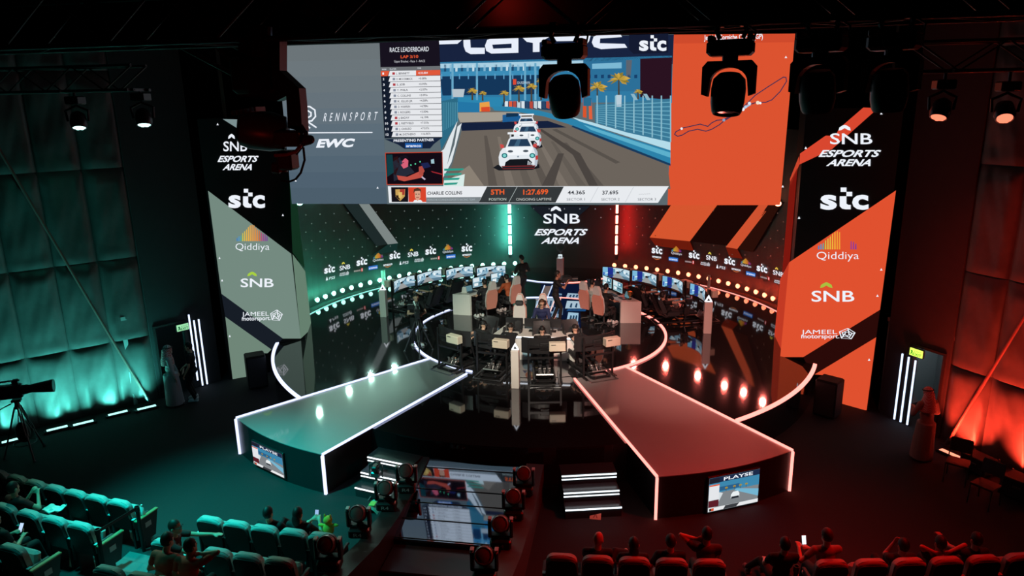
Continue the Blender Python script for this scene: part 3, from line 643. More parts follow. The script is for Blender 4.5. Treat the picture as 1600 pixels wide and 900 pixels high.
cv.poly([(1053, 54), (1242.5, 52.5), (1219, 320.5), (1043, 320.5)], led('#dc5330', True), 0); cv.poly([(1053, 54), (1242.5, 52.5), (1241, 66), (1053, 68)], '#cf4a2c', 1)
cv.text('Jeddah Corniche Circuit (GP)', (1100, 62.5), (1192, 60.5), 8, WHT, 2, bold=.02)
trk = [(1054, 210), (1056, 206), (1067, 200), (1085, 196), (1094, 194), (1106, 197.5), (1112, 192), (1120, 188), (1131, 187), (1150, 176), (1166, 163), (1180, 149), (1201, 135), (1224, 120.5), (1228, 121), (1229, 127), (1219, 143), (1206, 156), (1196, 160), (1182, 160), (1172, 163), (1160, 170), (1146, 180), (1131, 189), (1124, 195), (1112, 202), (1103, 205), (1090, 202), (1076, 205), (1066, 211), (1059, 213)]
cv.strip(trk+[trk[0]], 1.5, '#3a3050', 2); cv.strip([(1160, 171), (1172, 163)], 3, '#a8c0dc', 3)
for x, y, r, k in ((1065, 201, 2, WHT), (1131, 187.5, 2.4, '#7f9cc0'), (1161, 171, 2.6, WHT), (1165, 167, 2.4, '#b8d4ec'), (1171, 161.5, 2.6, '#dfe8f4'), (1184, 160.5, 3, '#f0e0c8'), (1188, 161, 2, WHT)): cv.disc(x, y, r, k, 4, 8)
for x, y in ((1228, 89), (1223, 291)): cv.poly([(x-2, y+1.8), (x, y-1.8), (x+2, y+1.8)], WHT, 2)
cv.build('right_panel_picture', sc)
# broadcast picture
cv = Canvas(scr)
cA = lambda x, y: (680+x*.23125, 50+y*.23125); cB = lambda x, y: (590+x*.23125, 200+y*.23125)
PA = lambda pts, k, L: cv.poly([cA(*p) for p in pts], k, L); PB = lambda pts, k, L: cv.poly([cB(*p) for p in pts], k, L)
cv.poly([(593, 63.5), (1053, 53.5), (1043, 320.5), (605, 319)], led('#5c6a70', True), 0)
cv.poly([(686, 62), (1053, 54), (1051, 100), (688, 103)], '#18233f', 1)
PA([(25, 50), (190, 46), (150, 80), (25, 84)], '#e8eefb', 2); PA([(190, 45), (236, 43), (240, 106), (335, 106), (335, 148), (240, 150), (206, 132), (192, 96)], '#e8eefb', 2)
PA([(336, 92), (352, 52), (400, 41), (562, 34), (562, 140), (380, 146), (345, 128)], '#e8eefb', 2); PA([(385, 86), (516, 78), (516, 108), (392, 113)], '#18233f', 3)
PA([(588, 37), (780, 28), (705, 72), (705, 134), (660, 136), (660, 74), (618, 66)], '#e8eefb', 2)
PA([(800, 30), (1052, 18), (1040, 62), (1002, 108), (830, 112), (830, 84), (960, 80), (985, 60), (820, 62)], '#e8eefb', 2)
PA([(1058, 70), (1070, 32), (1110, 14), (1250, 10), (1262, 34), (1115, 44), (1112, 76), (1280, 80), (1298, 106), (1120, 116), (1072, 100)], '#e8eefb', 2)
PA([(1310, 20), (1575, 10), (1575, 140), (1340, 148), (1310, 120)], '#141a30', 2)
logo_stc(cv, [cA(1378, 22), cA(1562, 22), cA(1562, 126), cA(1378, 126)], WHT, 3)
PA([(30, 204), (1600, 160), (1600, 480), (30, 470)], '#2f7aa4', 1); PA([(30, 215), (1000, 192), (1000, 225), (30, 245)], '#a8cfe2', 2)
for x in range(60, 1000, 38): PA([(x, 220), (x+16, 220), (x+14, 268), (x, 268)], ['#c4dde8', '#1c4a70', '#7fb4d0'][x//38 % 3], 2)
PA([(30, 268), (700, 260), (700, 290), (30, 300)], '#3c8db8', 3); PA([(30, 300), (700, 290), (690, 420), (50, 430)], '#14365a', 3)
for x in (110, 275, 500, 600, 670): PA([(x, 210), (x+14, 210), (x+14, 460), (x, 460)], '#68a8c8', 4)
for x in range(40, 700, 60): PA([(x, 282), (x+8, 282), (x+8, 318), (x, 318)], '#5a9cc4', 4)
PA([(110, 385), (200, 385), (190, 440), (120, 440)], '#b8c4cc', 4); PA([(525, 318), (548, 318), (548, 356), (525, 356)], '#d84a34', 5); cv.text('DUSSMAN', cA(556, 352), cA(640, 350), 4.2, '#c8dce8', 5)
PA([(1010, 200), (1385, 185), (1385, 400), (1010, 400)], '#2c6f98', 2); PA([(1060, 215), (1260, 205), (1260, 245), (1060, 250)], '#7cb8d4', 3); PA([(1290, 190), (1330, 190), (1320, 300), (1290, 300)], '#5c6470', 3)
for x in range(1030, 1380, 45): PA([(x, 290), (x+20, 288), (x+20, 312), (x, 312)], '#17406a', 3)
PA([(1385, 180), (1600, 172), (1595, 460), (1385, 440)], '#2a1220', 4)
PA([(450, 470), (780, 470), (790, 530), (450, 500)], '#1c3c5c', 4)
for k, x in enumerate(range(470, 780, 28)): PA([(x, 468), (x+22, 468), (x+22, 520), (x, 512)], ['#d8e4ea', '#2a4668', '#b84a3c', '#c0d0d8'][k % 4] if k != 1 else '#e0603c', 5)
PA([(155, 440), (470, 440), (450, 510), (160, 500)], '#2c86b0', 4); PA([(150, 470), (300, 480), (300, 545), (150, 540)], '#2476a6', 5); PA([(300, 478), (365, 470), (372, 530), (300, 538)], '#e8a048', 6); PA([(310, 508), (368, 505), (370, 538), (312, 538)], '#d84c2c', 7)
def palm(x, y, r, h):
    PA([(x-4, y), (x+4, y), (x+7, y+h), (x-5, y+h)], '#4c4030', 6)
    for k in range(11):
        a = PI*(-.12+1.24*k/10); l = r*(.75+.35*((k*7) % 5)/4); ex, ey = x+l*math.cos(a), y-l*.75*math.sin(a)+abs(math.cos(a))*r*.25
        nx, ny = -math.sin(a)*r*.15, -math.cos(a)*r*.15
        PA([(x, y), ((x+ex)/2+nx, (y+ey)/2-r*.14+ny), (ex, ey), ((x+ex)/2-nx, (y+ey)/2-ny)], ['#b8963c', '#8c7a30', '#d0a848'][k % 3], 7)
for a in ((250, 400, 40, 60), (320, 415, 30, 50), (465, 415, 36, 60), (565, 385, 45, 90), (650, 370, 42, 100), (715, 330, 40, 130), (1095, 375, 70, 110), (1240, 320, 80, 130), (1370, 405, 34, 50)): palm(*a)
PA([(1222, 425), (1260, 425), (1258, 505), (1225, 505)], '#b8ccd8', 7); PA([(998, 440), (1020, 440), (1022, 580), (998, 575)], '#d8542c', 7); PA([(1036, 450), (1056, 450), (1062, 590), (1040, 588)], '#e0603c', 7); PA([(1000, 440), (1056, 446), (1056, 500), (1000, 500)], '#2a6a8c', 8)
# road
PA([(155, 545), (380, 535), (780, 560), (930, 640), (1140, 720), (1570, 899), (1590, 1060), (50, 1080), (120, 880), (180, 660)], '#6c645c', 5)
PA([(140, 545), (560, 540), (600, 560), (440, 600), (170, 612)], '#a39c90', 6); PA([(170, 612), (540, 606), (760, 600), (890, 645), (520, 655), (180, 668)], '#14203c', 7)
for k in range(7): PA([(330+k*90, 700+k*8), (350+k*90, 700+k*8), (420+k*120, 1040), (360+k*120, 1040)], ['#5a534d', '#7a7168', '#625b54'][k % 3], 6)
PA([(700, 660), (720, 655), (980, 820), (1100, 1040), (1040, 1040), (930, 830)], '#4a4440', 7); PA([(790, 660), (820, 655), (1250, 880), (1220, 890)], '#57514b', 7); PA([(830, 820), (870, 820), (800, 1040), (720, 1040)], '#4c4642', 7); PA([(120, 980), (230, 900), (330, 1040), (100, 1040)], '#8a8074', 6)
PA([(80, 899), (130, 760), (150, 640), (180, 615), (160, 690), (110, 880), (50, 990), (0, 990), (0, 840), (60, 790), (100, 700), (150, 600)], '#dfe6ea', 8)
PA([(30, 470), (150, 445), (155, 600), (100, 690), (40, 800), (30, 700)], '#2c6a84', 7)
for x in range(40, 150, 12): PA([(x, 475), (x+4, 474), (x+4, 700-x*.6), (x, 700-x*.6)], '#4f94ac', 8)
PA([(60, 1000), (200, 960), (190, 1060), (50, 1080)], '#d8ece8', 8)
for k in range(4): PB([(450, 275+k*32), (585-k*14, 272+k*32), (575-k*14, 286+k*32), (450, 290+k*32)], ['#2c9a88', '#e4f2ee'][0], 9)
# right barrier
PA([(380, 502), (520, 505), (700, 530), (860, 570), (980, 600), (1250, 700), (1590, 800), (1590, 890), (1140, 712), (930, 632), (740, 572), (560, 540), (400, 530)], '#2c82aa', 8)
PA([(920, 575), (1060, 610), (1300, 680), (1590, 745), (1590, 800), (1250, 690), (980, 605)], '#b4dcea', 9); PA([(930, 632), (1140, 712), (1590, 890), (1590, 905), (1120, 722), (920, 640)], '#183a5c', 9); PA([(1000, 625), (1590, 815), (1590, 850), (1050, 660)], '#5cb0cc', 9)
PA([(1080, 490), (1590, 450), (1590, 745), (1300, 680), (1080, 612)], '#3a7896', 6)
for k in range(9): PA([(1085, 500+k*13), (1590, 470+k*30), (1590, 478+k*30), (1085, 504+k*13)], '#64a4bc', 7)
for x in range(1090, 1590, 62): PA([(x, 430), (x+9, 430), (x+9, 620+(x-1090)*.25), (x, 618+(x-1090)*.25)], '#8cbccc', 8)
PA([(1320, 418), (1345, 418), (1370, 460), (1345, 460)], '#8cb4c4', 8); PA([(1405, 418), (1430, 418), (1455, 460), (1430, 460)], '#8cb4c4', 8)
# cars
def car(cx, cy, w, k):
    f = lambda x, y: cA(cx+x*w, cy+y*w)
    P = lambda pts, c, L: cv.poly([f(*p) for p in pts], c, L+k)
    el = lambda x, y, rx, ry, c, L, n=12: P([(x+rx*math.cos(2*PI*i/n), y+ry*math.sin(2*PI*i/n)) for i in range(n)], c, L)
    P([(-.72, .52), (-.6, .44), (.6, .42), (.62, .52), (.4, .58), (-.55, .6)], '#1a1c22', 10)
    P([(-.54, .44), (-.56, .22), (-.52, .06), (-.44, -.04), (-.36, -.06), (-.27, -.3), (-.2, -.37), (.26, -.38), (.33, -.31), (.43, -.08), (.5, -.04), (.56, .06), (.57, .3), (.54, .46), (.44, .53), (-.44, .54)], '#e4eaf0', 11)
    P([(.43, -.08), (.5, -.04), (.56, .06), (.57, .3), (.54, .46), (.47, .5), (.49, .1)], '#b4bfcc', 12); P([(-.36, -.06), (.43, -.08), (.36, .14), (-.3, .16)], '#f2f6fa', 12)
    P([(-.3, -.09), (-.22, -.3), (.27, -.31), (.37, -.1)], '#233c58', 13); P([(-.12, -.1), (-.02, -.3), (.08, -.3), (.02, -.1)], '#3c607c', 14)
    P([(-.3, -.5), (.36, -.52), (.37, -.46), (-.3, -.44)], '#f0f4f8', 12); P([(-.24, -.46), (-.2, -.46), (-.2, -.34), (-.24, -.34)], '#c8d0d8', 12); P([(.28, -.47), (.32, -.47), (.32, -.34), (.28, -.34)], '#c8d0d8', 12)
    P([(-.24, .28), (.3, .26), (.4, .36), (.42, .5), (-.4, .52), (-.36, .36)], '#15181e', 12); P([(-.48, .47), (.5, .45), (.46, .55), (-.44, .56)], '#7c2a2c', 13); P([(-.46, .5), (.48, .48), (.46, .52), (-.44, .54)], '#20222a', 14)
    P([(-.52, -.16), (-.42, -.14), (-.4, -.05), (-.5, -.04)], '#d04a48', 13); P([(.54, -.18), (.44, -.16), (.42, -.08), (.53, -.07)], '#d04a48', 13); P([(.5, .18), (.57, .16), (.57, .28), (.51, .3)], '#c23c3c', 13)
    for sx_ in (-.39, .41): el(sx_, .17, .085, .075, '#1e6c74', 13); el(sx_, .17, .05, .045, '#7fd4d0', 14); 
    el(-.22, .05, .08, .035, '#4a545e', 13); el(.22, .04, .08, .035, '#4a545e', 13); el(0, .2, .03, .025, '#8c9aa8', 13)
    for q in range(4): P([(.28+q*.05, .32+q*.03), (.31+q*.05, .32+q*.03), (.3+q*.05, .44), (.27+q*.05, .44)], '#c8d0d8', 14)
PA([(455, 560), (575, 550), (580, 600), (455, 610)], '#1c5c94', 8); PA([(480, 548), (560, 548), (560, 570), (480, 575)], '#123250', 9)
car(612, 630, 150, 0); car(620, 690, 170, 5); car(560, 795, 235, 10)
cv.build('race_picture', sc)
# overlays
cv = Canvas(lambda x, y, L: on_y((x, y), SY-.006*(L+30)))
cv.poly([(593, 65.5), (686, 62.5), (688, 103), (594.5, 106)], '#17121e', 1)
cv.text('RACE LEADERBOARD', (609, 81.5), (670, 80), 7.6, WHT, 2, bold=.0); cv.text('LAP 3/10', (626, 91), (653.5, 90.5), 4.8, '#e85a34', 2, bold=.02); cv.text('Upper Bracket - Race 1 - RACE', (616, 97.5), (664, 97), 3.6, '#c8c8d0', 2)
cv.poly([(594.5, 106), (688, 103), (691, 215), (601, 216)], '#141c2c', 1); cv.poly([(594.5, 105), (687.5, 103), (688, 109), (595, 111)], '#6c7074', 2)
cv.text('RANK', (597, 109.5), (604, 109.3), 2.2, WHT, 3); cv.text('PLAYER', (609, 109), (619, 108.7), 2.2, WHT, 3); cv.text('TIME', (652, 107.8), (658, 107.6), 2.2, WHT, 3)
NM = ['L. BENNETT', 'D. MCCORMACK', 'S. JOB', 'T. PHILA', 'C. COLLINS', 'K. ELLIS JR', 'D. WARREN', 'I. ROGERS', 'J. BADAY', 'J. RIETVELD', 'J. CARUSO', 'M. SVETHERIO']
TM = ['4:33.004', '+0.089s', '+0.909s', '+2.039s', '+3.092s', '+4.589s', '+4.784s', '+5.004s', '+6.104s', '+7.033s', '+7.537s', '+16.007s']
for i in range(12):
    y = 110.8+i*8.66; h = 8.1; x0 = 595+i*.48; xr = 688+i*.26; dy = -1.6*(1-i/12)
    cv.poly([(x0+15-1, y), (xr, y+dy), (xr, y+dy+h), (x0+11.5, y+h)], '#e6e8ec', 2)
    if i == 0: cv.poly([(x0, y+.3), (x0+13.5, y), (x0+10.5, y+h), (x0, y+h+.2)], '#e0583a', 2); cv.poly([(650, y+dy+.8), (xr, y+dy), (xr, y+dy+h), (650, y+dy+h+.8)], '#e0583a', 3)
    cv.text(str(i+1), (x0+2.5, y+h-2.3), (x0+(5 if i < 9 else 7), y+h-2.3), 3.4, WHT, 3, bold=.02)
    cv.rect(x0+18, y+2.2, x0+22, y+6, '#b03840' if i in (0, 2, 8, 9) else '#8890a0', 4)
    cv.text(NM[i], (x0+24, y+h-2.4), (x0+24+2.1*len(NM[i]), y+h-2.9), 3.3, '#2c2c38', 4, bold=.01); cv.text(TM[i], (653.5+i*.4, y+h-3.3), (653.5+i*.4+1.85*len(TM[i]), y+h-3.7), 3.3, WHT if i == 0 else '#30303c', 4, bold=.01)
cv.poly([(601, 217.5), (691, 215), (678, 225), (672, 232), (632, 232.5), (622, 226)], '#16223a', 1); cv.text('PRESENTING PARTNER', (615, 221.8), (678, 220.2), 4, WHT, 2, bold=.02)
cv.rect(633, 223.5, 660, 231, '#1d5fae', 2); cv.text('aramco', (634.5, 229.8), (658, 229.6), 4.6, WHT, 3, bold=.02)
cv.poly([(601.5, 238.5), (691.5, 237), (692.5, 288.5), (604, 289)], '#b8402c', 2); cv.poly([(602.8, 239.8), (690.5, 238.2), (691.4, 287.2), (605.2, 287.8)], '#120a14', 3)
for pts, k, L in (([(102, 230), (160, 190), (200, 240), (250, 300), (180, 330), (110, 360)], '#262a38', 4), ([(108, 200), (135, 190), (150, 250), (120, 320), (100, 300)], '#2a1014', 4), ([(168, 232), (178, 230), (178, 236), (168, 237)], '#3a1c24', 7), ([(150, 222), (164, 218), (168, 244), (154, 248)], '#30384c', 7), ([(60, 180), (100, 180), (110, 300), (66, 330)], '#123c44', 4), ([(160, 215), (185, 200), (208, 220), (205, 262), (175, 275), (158, 250)], '#d86078', 5), ([(150, 195), (190, 180), (212, 205), (185, 205), (160, 230)], '#15101a', 6), ([(130, 320), (200, 330), (290, 290), (310, 310), (300, 335), (180, 360), (140, 350)], '#c05044', 5), ([(278, 262), (300, 256), (318, 290), (300, 320), (280, 315)], '#b04a40', 6), ([(290, 240), (340, 232), (360, 262), (310, 275)], '#1c2450', 5), ([(300, 325), (325, 345), (318, 352), (296, 335)], '#c8b8d0', 6), ([(360, 290), (440, 310), (440, 318), (370, 300)], '#a02830', 5), ([(360, 215), (380, 208), (384, 240), (362, 240)], '#a0c4d0', 5)): PB(pts, k, L)
for x, y in ((225, 250), (255, 243), (287, 228)): cv.disc(*cB(x, y), 1.2, '#58e0a8', 7, 8)
cv.poly([(606, 291), (1045, 291), (1028, 317), (608, 317)], '#e8ebef', 2); cv.poly([(611, 292.5), (638, 292.5), (638, 315.5), (612, 315.5)], '#17131a', 3); cv.poly([(638, 292.5), (665.5, 292.5), (666, 315.5), (638.5, 315.5)], '#d8452c', 3)
PB([(120, 415), (186, 412), (184, 462), (152, 494), (122, 464)], '#c8a058', 4); PB([(150, 414), (184, 412), (182, 452), (152, 452)], '#a83a30', 5); PB([(122, 455), (150, 455), (150, 488), (126, 468)], '#302018', 5); PB([(140, 434), (166, 434), (164, 468), (152, 478), (142, 468)], '#e0bc6c', 6)
PB([(240, 500), (250, 485), (292, 485), (304, 500)], '#e8ecee', 4); PB([(250, 425), (288, 425), (290, 470), (270, 494), (252, 470)], '#d8a488', 5); PB([(242, 440), (246, 412), (270, 404), (292, 414), (294, 440), (286, 424), (254, 426)], '#4c3426', 6); PB([(258, 466), (282, 466), (278, 472), (262, 472)], '#a86858', 6); PB([(256, 444), (266, 444), (266, 449), (256, 449)], '#3a2a28', 6); PB([(274, 444), (284, 444), (284, 449), (274, 449)], '#3a2a28', 6)
cv.text('CHARLIE COLLINS', (667.5, 304.5), (722, 303.5), 5.2, '#2a2c34', 3, bold=.02); cv.poly([(666, 308.5), (752, 308), (748, 316.5), (666, 316.5)], '#7c8488', 3); cv.text('PORSCHE COANDA ESPORTS RACING TEAM', (668, 313.8), (742, 313.3), 3.2, '#a8b4bc', 4)
cv.poly([(761, 291.5), (809, 291.5), (794, 316.5), (748, 316.5)], '#34383a', 3); cv.poly([(809, 291.5), (881, 291.5), (868, 316.5), (794, 316.5)], '#34383a', 3); cv.strip([(808, 292), (795, 316)], .8, '#aab4b4', 4)
cv.text('5TH', (767, 304), (788, 303.5), 8, '#f0602c', 4, bold=.025); cv.text('POSITION', (764, 313.5), (791, 313.2), 4.2, '#c8d4cc', 4); cv.text('1:27.699', (817.5, 304), (856.5, 303.3), 8, '#f0602c', 4, bold=.025); cv.text('ONGOING LAPTIME', (806.5, 313.5), (861.5, 313), 4.2, '#c8ccc8', 4)
for x0, x1, t, u in ((887, 914, '44.365', 'SECTOR 1'), (941, 966, '37.695', 'SECTOR 2'), (998, 1016, '--.---', 'SECTOR 3')):
    cv.text(t, (x0, 303.8), (x1, 303.3), 6 if t[0] != '-' else 1.4, '#2c3038', 4, bold=.02); cv.text(u, (x0-1.5, 313.6), (x0+27, 313.2), 4.2, '#70747c', 4)
for x in (929, 984): cv.strip([(x+6, 292), (x-7, 316)], .7, '#c4c8ce', 4)
cv.build('overlay_graphics', sc)
# ================================================================== PYLONS
PEM = mat('pylon_black_face', (.008, .008, .010), .5)
def pylon(s):
    O = V((s*9.03, 18.48, 0)); I = V((s*7.17, 19.86, 0)); Bk = V((-7.46 if s < 0 else 7.2, 20.7, 0)); Ob = V((s*9.25, 20.4, 0))
    t = thing('led_pylon', 'tall LED tower with %s left of the stage' % 'grey green panels, standing' if s < 0 else 'tall LED tower with orange panels, standing right of the stage', 'tower', ((O+I+Bk+Ob)/4))
    if s < 0: t['label'] = 'tall LED tower with grey green panels, standing left of the stage'
    d = (I-O).normalized(); n = V((d.y, -d.x, 0)); n = -n if n.y > 0 else n
    d2 = (Bk-I).normalized(); n2 = V((-s, 0, 0))
    mb = MB(); Fm = O.lerp(I, .5); Bm = Ob.lerp(Bk, .5)
    z1_ = V((0, 0, S+.003)); mb.prism([O, Fm, Bm, Ob], (0, 0, 7.66)); mb.prism([Fm+z1_, I+z1_, Bk+z1_, Bm+z1_], (0, 0, 7.66-S-.003)); mb.build('body', PEM, t)
    fr = lambda x, y, L: on_plane((x, y), O+n*(.012+.004*L), n)
    sd = lambda x, y, L: on_plane((x, y), I+n2*(.012+.004*L), V((d2.y, -d2.x, 0)).normalized())
    f, g = Canvas(fr), Canvas(sd)
    if s < 0:
        G = led('#748a80', True)
        f.poly([(348, 186), (371, 186.5), (370, 200)], '#7c8f90', 1)
        f.poly([(325, 298), (455, 396.5), (470, 529), (442, 529), (346, 459)], G, 1); f.poly([(346, 459), (442, 529), (424, 546), (352, 495)], '#171d26', 1); f.poly([(352, 495), (424, 546), (418, 552), (404, 552), (406, 576), (404, 596), (364, 596)], '#6f8678', 1)
        g.poly([(457, 397), (477, 424), (487, 513), (470, 529)], led('#66806f', True), 1); g.poly([(452, 272), (460, 281), (476, 420), (457, 394)], led('#12301f', True), 1)
        logo_snb(f, [(349, 209), (386, 209), (386, 236), (349, 236)]); logo_esa(f, [(340, 243), (405, 243), (405, 265.5), (340, 265.5)]); logo_stc(f, [(357, 295), (414, 295), (414, 324.5), (357, 324.5)])
        logo_qid(f, [(368, 350), (421, 350), (421, 396), (368, 396)]); logo_snb(f, [(376, 424.5), (428, 424.5), (427.5, 448.5), (376, 448.5)], '#a8d040'); logo_jam(f, [(378, 485), (442, 483.5), (442, 503), (378, 504.5)])
        for x, y in ((340, 194), (442, 336), (343, 403), (347, 438), (359, 525)): f.poly([(x-1.6, y+1.6), (x, y-1.8), (x+1.6, y+1.6)], WHT, 3)
    else:
        G = led('#e0512f', True)
        f.poly([(1349, 168), (1372, 169), (1300, 233), (1249, 257), (1250, 240), (1290, 212), (1305, 212), (1312, 200)], '#d8472f', 1)
        f.poly([(1400, 297.5), (1375, 484), (1255, 558), (1219, 558), (1233, 410)], G, 1); f.poly([(1375, 484), (1369, 527), (1273, 585), (1262, 572), (1255, 558)], '#2a0a08', 1); f.poly([(1369, 527), (1354, 641), (1300, 638), (1301, 587), (1273, 585)], G, 1)
        g.poly([(1233, 410), (1219, 558), (1208, 543), (1219, 436)], led('#c23a24', True), 1); g.poly([(1248.5, 244), (1249, 257), (1235, 290), (1234, 280)], '#c8452c', 1); g.poly([(1234, 285), (1246, 262), (1234, 408), (1222, 428)], led('#7a160e', True), 1)
        logo_snb(f, [(1297, 195), (1363, 195), (1363, 225), (1297, 225)]); logo_esa(f, [(1279, 234), (1378, 234), (1378, 259), (1279, 259)]); logo_stc(f, [(1282, 293), (1357, 293), (1357, 327), (1282, 327)])
        logo_qid(f, [(1276, 360), (1342, 360), (1342, 411), (1276, 411)], part=(10, 11, 12, 13)); logo_snb(f, [(1268, 441), (1335, 441), (1335, 471), (1268, 471)], '#a8c040'); logo_jam(f, [(1252, 512.5), (1337, 512.5), (1337, 532), (1252, 532)])
        for x, y in ((1377, 177), (1259, 231), (1248.5, 340), (1377, 421), (1371, 462), (1358, 562)): f.poly([(x-2, y+1.8), (x, y-2), (x+2, y+1.8)], WHT, 3)
    f.build('front_display', t); g.build('side_display', t)
pylon(-1); pylon(1)
for s in (-1, 1):
    t = thing('subwoofer', 'black speaker cabinet standing on the floor before the %s LED tower' % ('grey green' if s < 0 else 'orange'), 'speaker', (s*7.92, 18.12, 0), 0)
    M = Matrix.Translation((s*7.92, 18.12, 0)) @ Matrix.Rotation(s*R_(-36), 4, 'Z')
    mb = MB(); mb.box((0, 0, .5), (.55, .5, .98), M=M, bev=.03); mb.build('cabinet', BLACK, t)
    mb = MB(); mb.box((0, -.255, .5), (.48, .012, .86), M=M); mb.build('grille', METAL, t)
# ================================================================== PEOPLE
def remeshed(mb, voxel, name, m, smooth=2):
    me = mb.mesh('tmp', m); o = bpy.data.objects.new('tmp', me); COL.objects.link(o)
    r = o.modifiers.new('r', 'REMESH'); r.mode = 'VOXEL'; r.voxel_size = voxel; r.use_smooth_shade = True
    if smooth: k = o.modifiers.new('s', 'SMOOTH'); k.iterations = smooth; k.factor = .5
    k = o.modifiers.new('d', 'DECIMATE'); k.ratio = .45
    out = bpy.data.meshes.new_from_object(o.evaluated_get(bpy.context.evaluated_depsgraph_get())); out.name = name
    bpy.data.objects.remove(o); bpy.data.meshes.remove(me); return out
def capsule(mb, a, b, ra, rb, n=10):
    mb.cyl(a, b, ra, rb, n); mb.ball(a, ra, n, 6); mb.ball(b, rb, n, 6)
def ik(a, b, l1, l2, pole):
    a, b, pole = V(a), V(b), V(pole); d = b-a; L = min(d.length, (l1+l2)*.995); d.normalize()
    b2 = a+d*L; x = (l1*l1-l2*l2+L*L)/(2*L); h = math.sqrt(max(l1*l1-x*x, 1e-6))
    p = pole-d*pole.dot(d); p = p.normalized() if p.length > 1e-4 else d.orthogonal().normalized()
    return a+d*x+p*h, b2
_HM = {}
def human(name, label, loc, rz, pelvis, lean=0.0, turn=0.0, hands=None, feet=None, kneeL=(0, 1, .3), kneeR=(0, 1, .3), elb=(.6, -.4, -.7), head=(0, 1, -.1), shirt='#141416', pants='#101014', hair='#0c0a09', skin=None,
          hairlen=0.0, sleeves=.55, robe=None, cap=None, headset=False, glasses=False, group=None, key=None, shoes='#d8d8d8', grip=.6, elbR=None):
    """one figure facing local +Y; pelvis is the height of the hips, hands and feet are local targets"""
    t = thing('person', label, 'person', loc, rz, group)
    k = key or label
    if k in _HM:
        for nm, me in _HM[k]: o = bpy.data.objects.new(nm, me); COL.objects.link(o); o.parent = t; FR[o.name] = FR[t.name]
        return t
    P = V((0, 0, pelvis)) if not isinstance(pelvis, (tuple, list)) else V(pelvis)
    sd = V((0, math.sin(lean), math.cos(lean))); ct, stn = math.cos(turn), math.sin(turn)
    sx = V((ct, stn, 0)); fy = V((-stn, ct, 0))
    neck = P+sd*.50; ch = P+sd*.32; hd = V(head).normalized(); hc = neck+sd*.10+V((0, 0, .07))+hd*.02
    skm = mat('skin') if skin is None else mat('skin_'+skin.lstrip('#'), hexc(skin), .5, noise=.05)
    body = MB(); sh = MB(); tr = MB()
    # head
    q = hd.to_track_quat('Y', 'Z').to_matrix()
    hM = Matrix.Translation(hc) @ q.to_4x4()
    body.add(*(lambda m: (m.v, m.f))(MB().ball((0, 0, .01), (.076, .095, .115), 14, 10)), hM)
    body.add(*(lambda m: (m.v, m.f))(MB().ball((0, .055, -.07), (.05, .05, .05), 10, 8)), hM)
    body.add(*(lambda m: (m.v, m.f))(MB().ball((0, .098, -.015), (.014, .02, .026), 8, 6)), hM)
    for s in (-1, 1): body.add(*(lambda m: (m.v, m.f))(MB().ball((s*.078, -.005, -.01), (.016, .022, .034), 8, 6)), hM)
    body.add(*(lambda m: (m.v, m.f))(MB().ball((0, .088, -.062), (.026, .014, .010), 8, 6)), hM)
    capsule(body, neck-sd*.03, hc-V((0, 0, .05)), .058, .052)
    # torso
    def torso(m, g):
        for c, r in ((P, (.155, .11, .12)), (P+sd*.14, (.145, .105, .13)), (ch, (.165, .115, .15)), (P+sd*.42, (.17, .105, .09))):
            m.ball(c, tuple(x+g for x in r), 14, 10, Matrix.Rotation(turn, 4, 'Z'))
    torso(body, -.012); torso(sh, 0)
    for s, hnd in ((-1, 0), (1, 1)):
        S0 = P+sd*.44+sx*(s*.185)
        H = V(hands[hnd]); e = V(((elbR or elb) if s > 0 else elb)); e = V((e.x*s, e.y, e.z))
        E, Wp = ik(S0, H, .29, .25, e)
        capsule(body, S0, E, .045, .038); capsule(body, E, Wp, .038, .027)
        capsule(sh, P+sd*.43+sx*(s*.12), S0, .075, .066); 
        f = sleeves
        if f <= 1: capsule(sh, S0, S0.lerp(E, min(1, f)), .064, .056)
        else: capsule(sh, S0, E, .064, .052); capsule(sh, E, E.lerp(Wp, f-1), .052, .042)
        # hand: palm, four fingers, thumb
        d = (Wp-E).normalized(); up = d.orthogonal().normalized(); side = sx-d*sx.dot(d); side = side.normalized() if side.length > .2 else up
        pn = side.cross(d).normalized(); pn = pn if pn.z < 0 else -pn
        for w in (-.026, 0, .026): capsule(body, Wp+side*w*.6+d*.01, Wp+side*w+d*.085, .016, .014, 8)
        for i, (w, L1) in enumerate(((-.034, .062), (-.012, .075), (.011, .072), (.033, .058))):
            a0 = Wp+side*w+d*.085; a1 = a0+d*L1*.5*math.cos(grip*.8)+pn*L1*.5*math.sin(grip*.8); a2 = a1+d*L1*.5*math.cos(grip*2)+pn*L1*.5*math.sin(grip*2)
            capsule(body, a0, a1, .0105, .010, 6); capsule(body, a1, a2, .010, .009, 6)
        th = Wp+d*.025-side*s*.028; t1 = th-side*s*.03+d*.03+pn*.012; t2 = t1+d*.03+pn*.01+side*s*.004
        capsule(body, th, t1, .013, .011, 6); capsule(body, t1, t2, .011, .010, 6)
    for s, ft, kp in ((-1, feet[0], kneeL), (1, feet[1], kneeR)):
        hp = P+sx*(s*.095)-sd*.03; F_ = V(ft); K, A = ik(hp, F_+V((0, 0, .08)), .43, .42, kp)
        capsule(body, hp, K, .072, .05); capsule(body, K, A, .05, .034)
        capsule(tr, hp, K, .098, .066); capsule(tr, K, A+V((0, 0, .03)), .066, .052)
        fd = V((fy.x, fy.y, 0)); capsule(body, A-V((0, 0, .03)), A+fd*.13-V((0, 0, .05)), .036, .028)
    tr.ball(P-sd*.02, (.165, .125, .12), 14, 10, Matrix.Rotation(turn, 4, 'Z'))
    parts = [('body', remeshed(body, .0115, 'body', skm)), ]
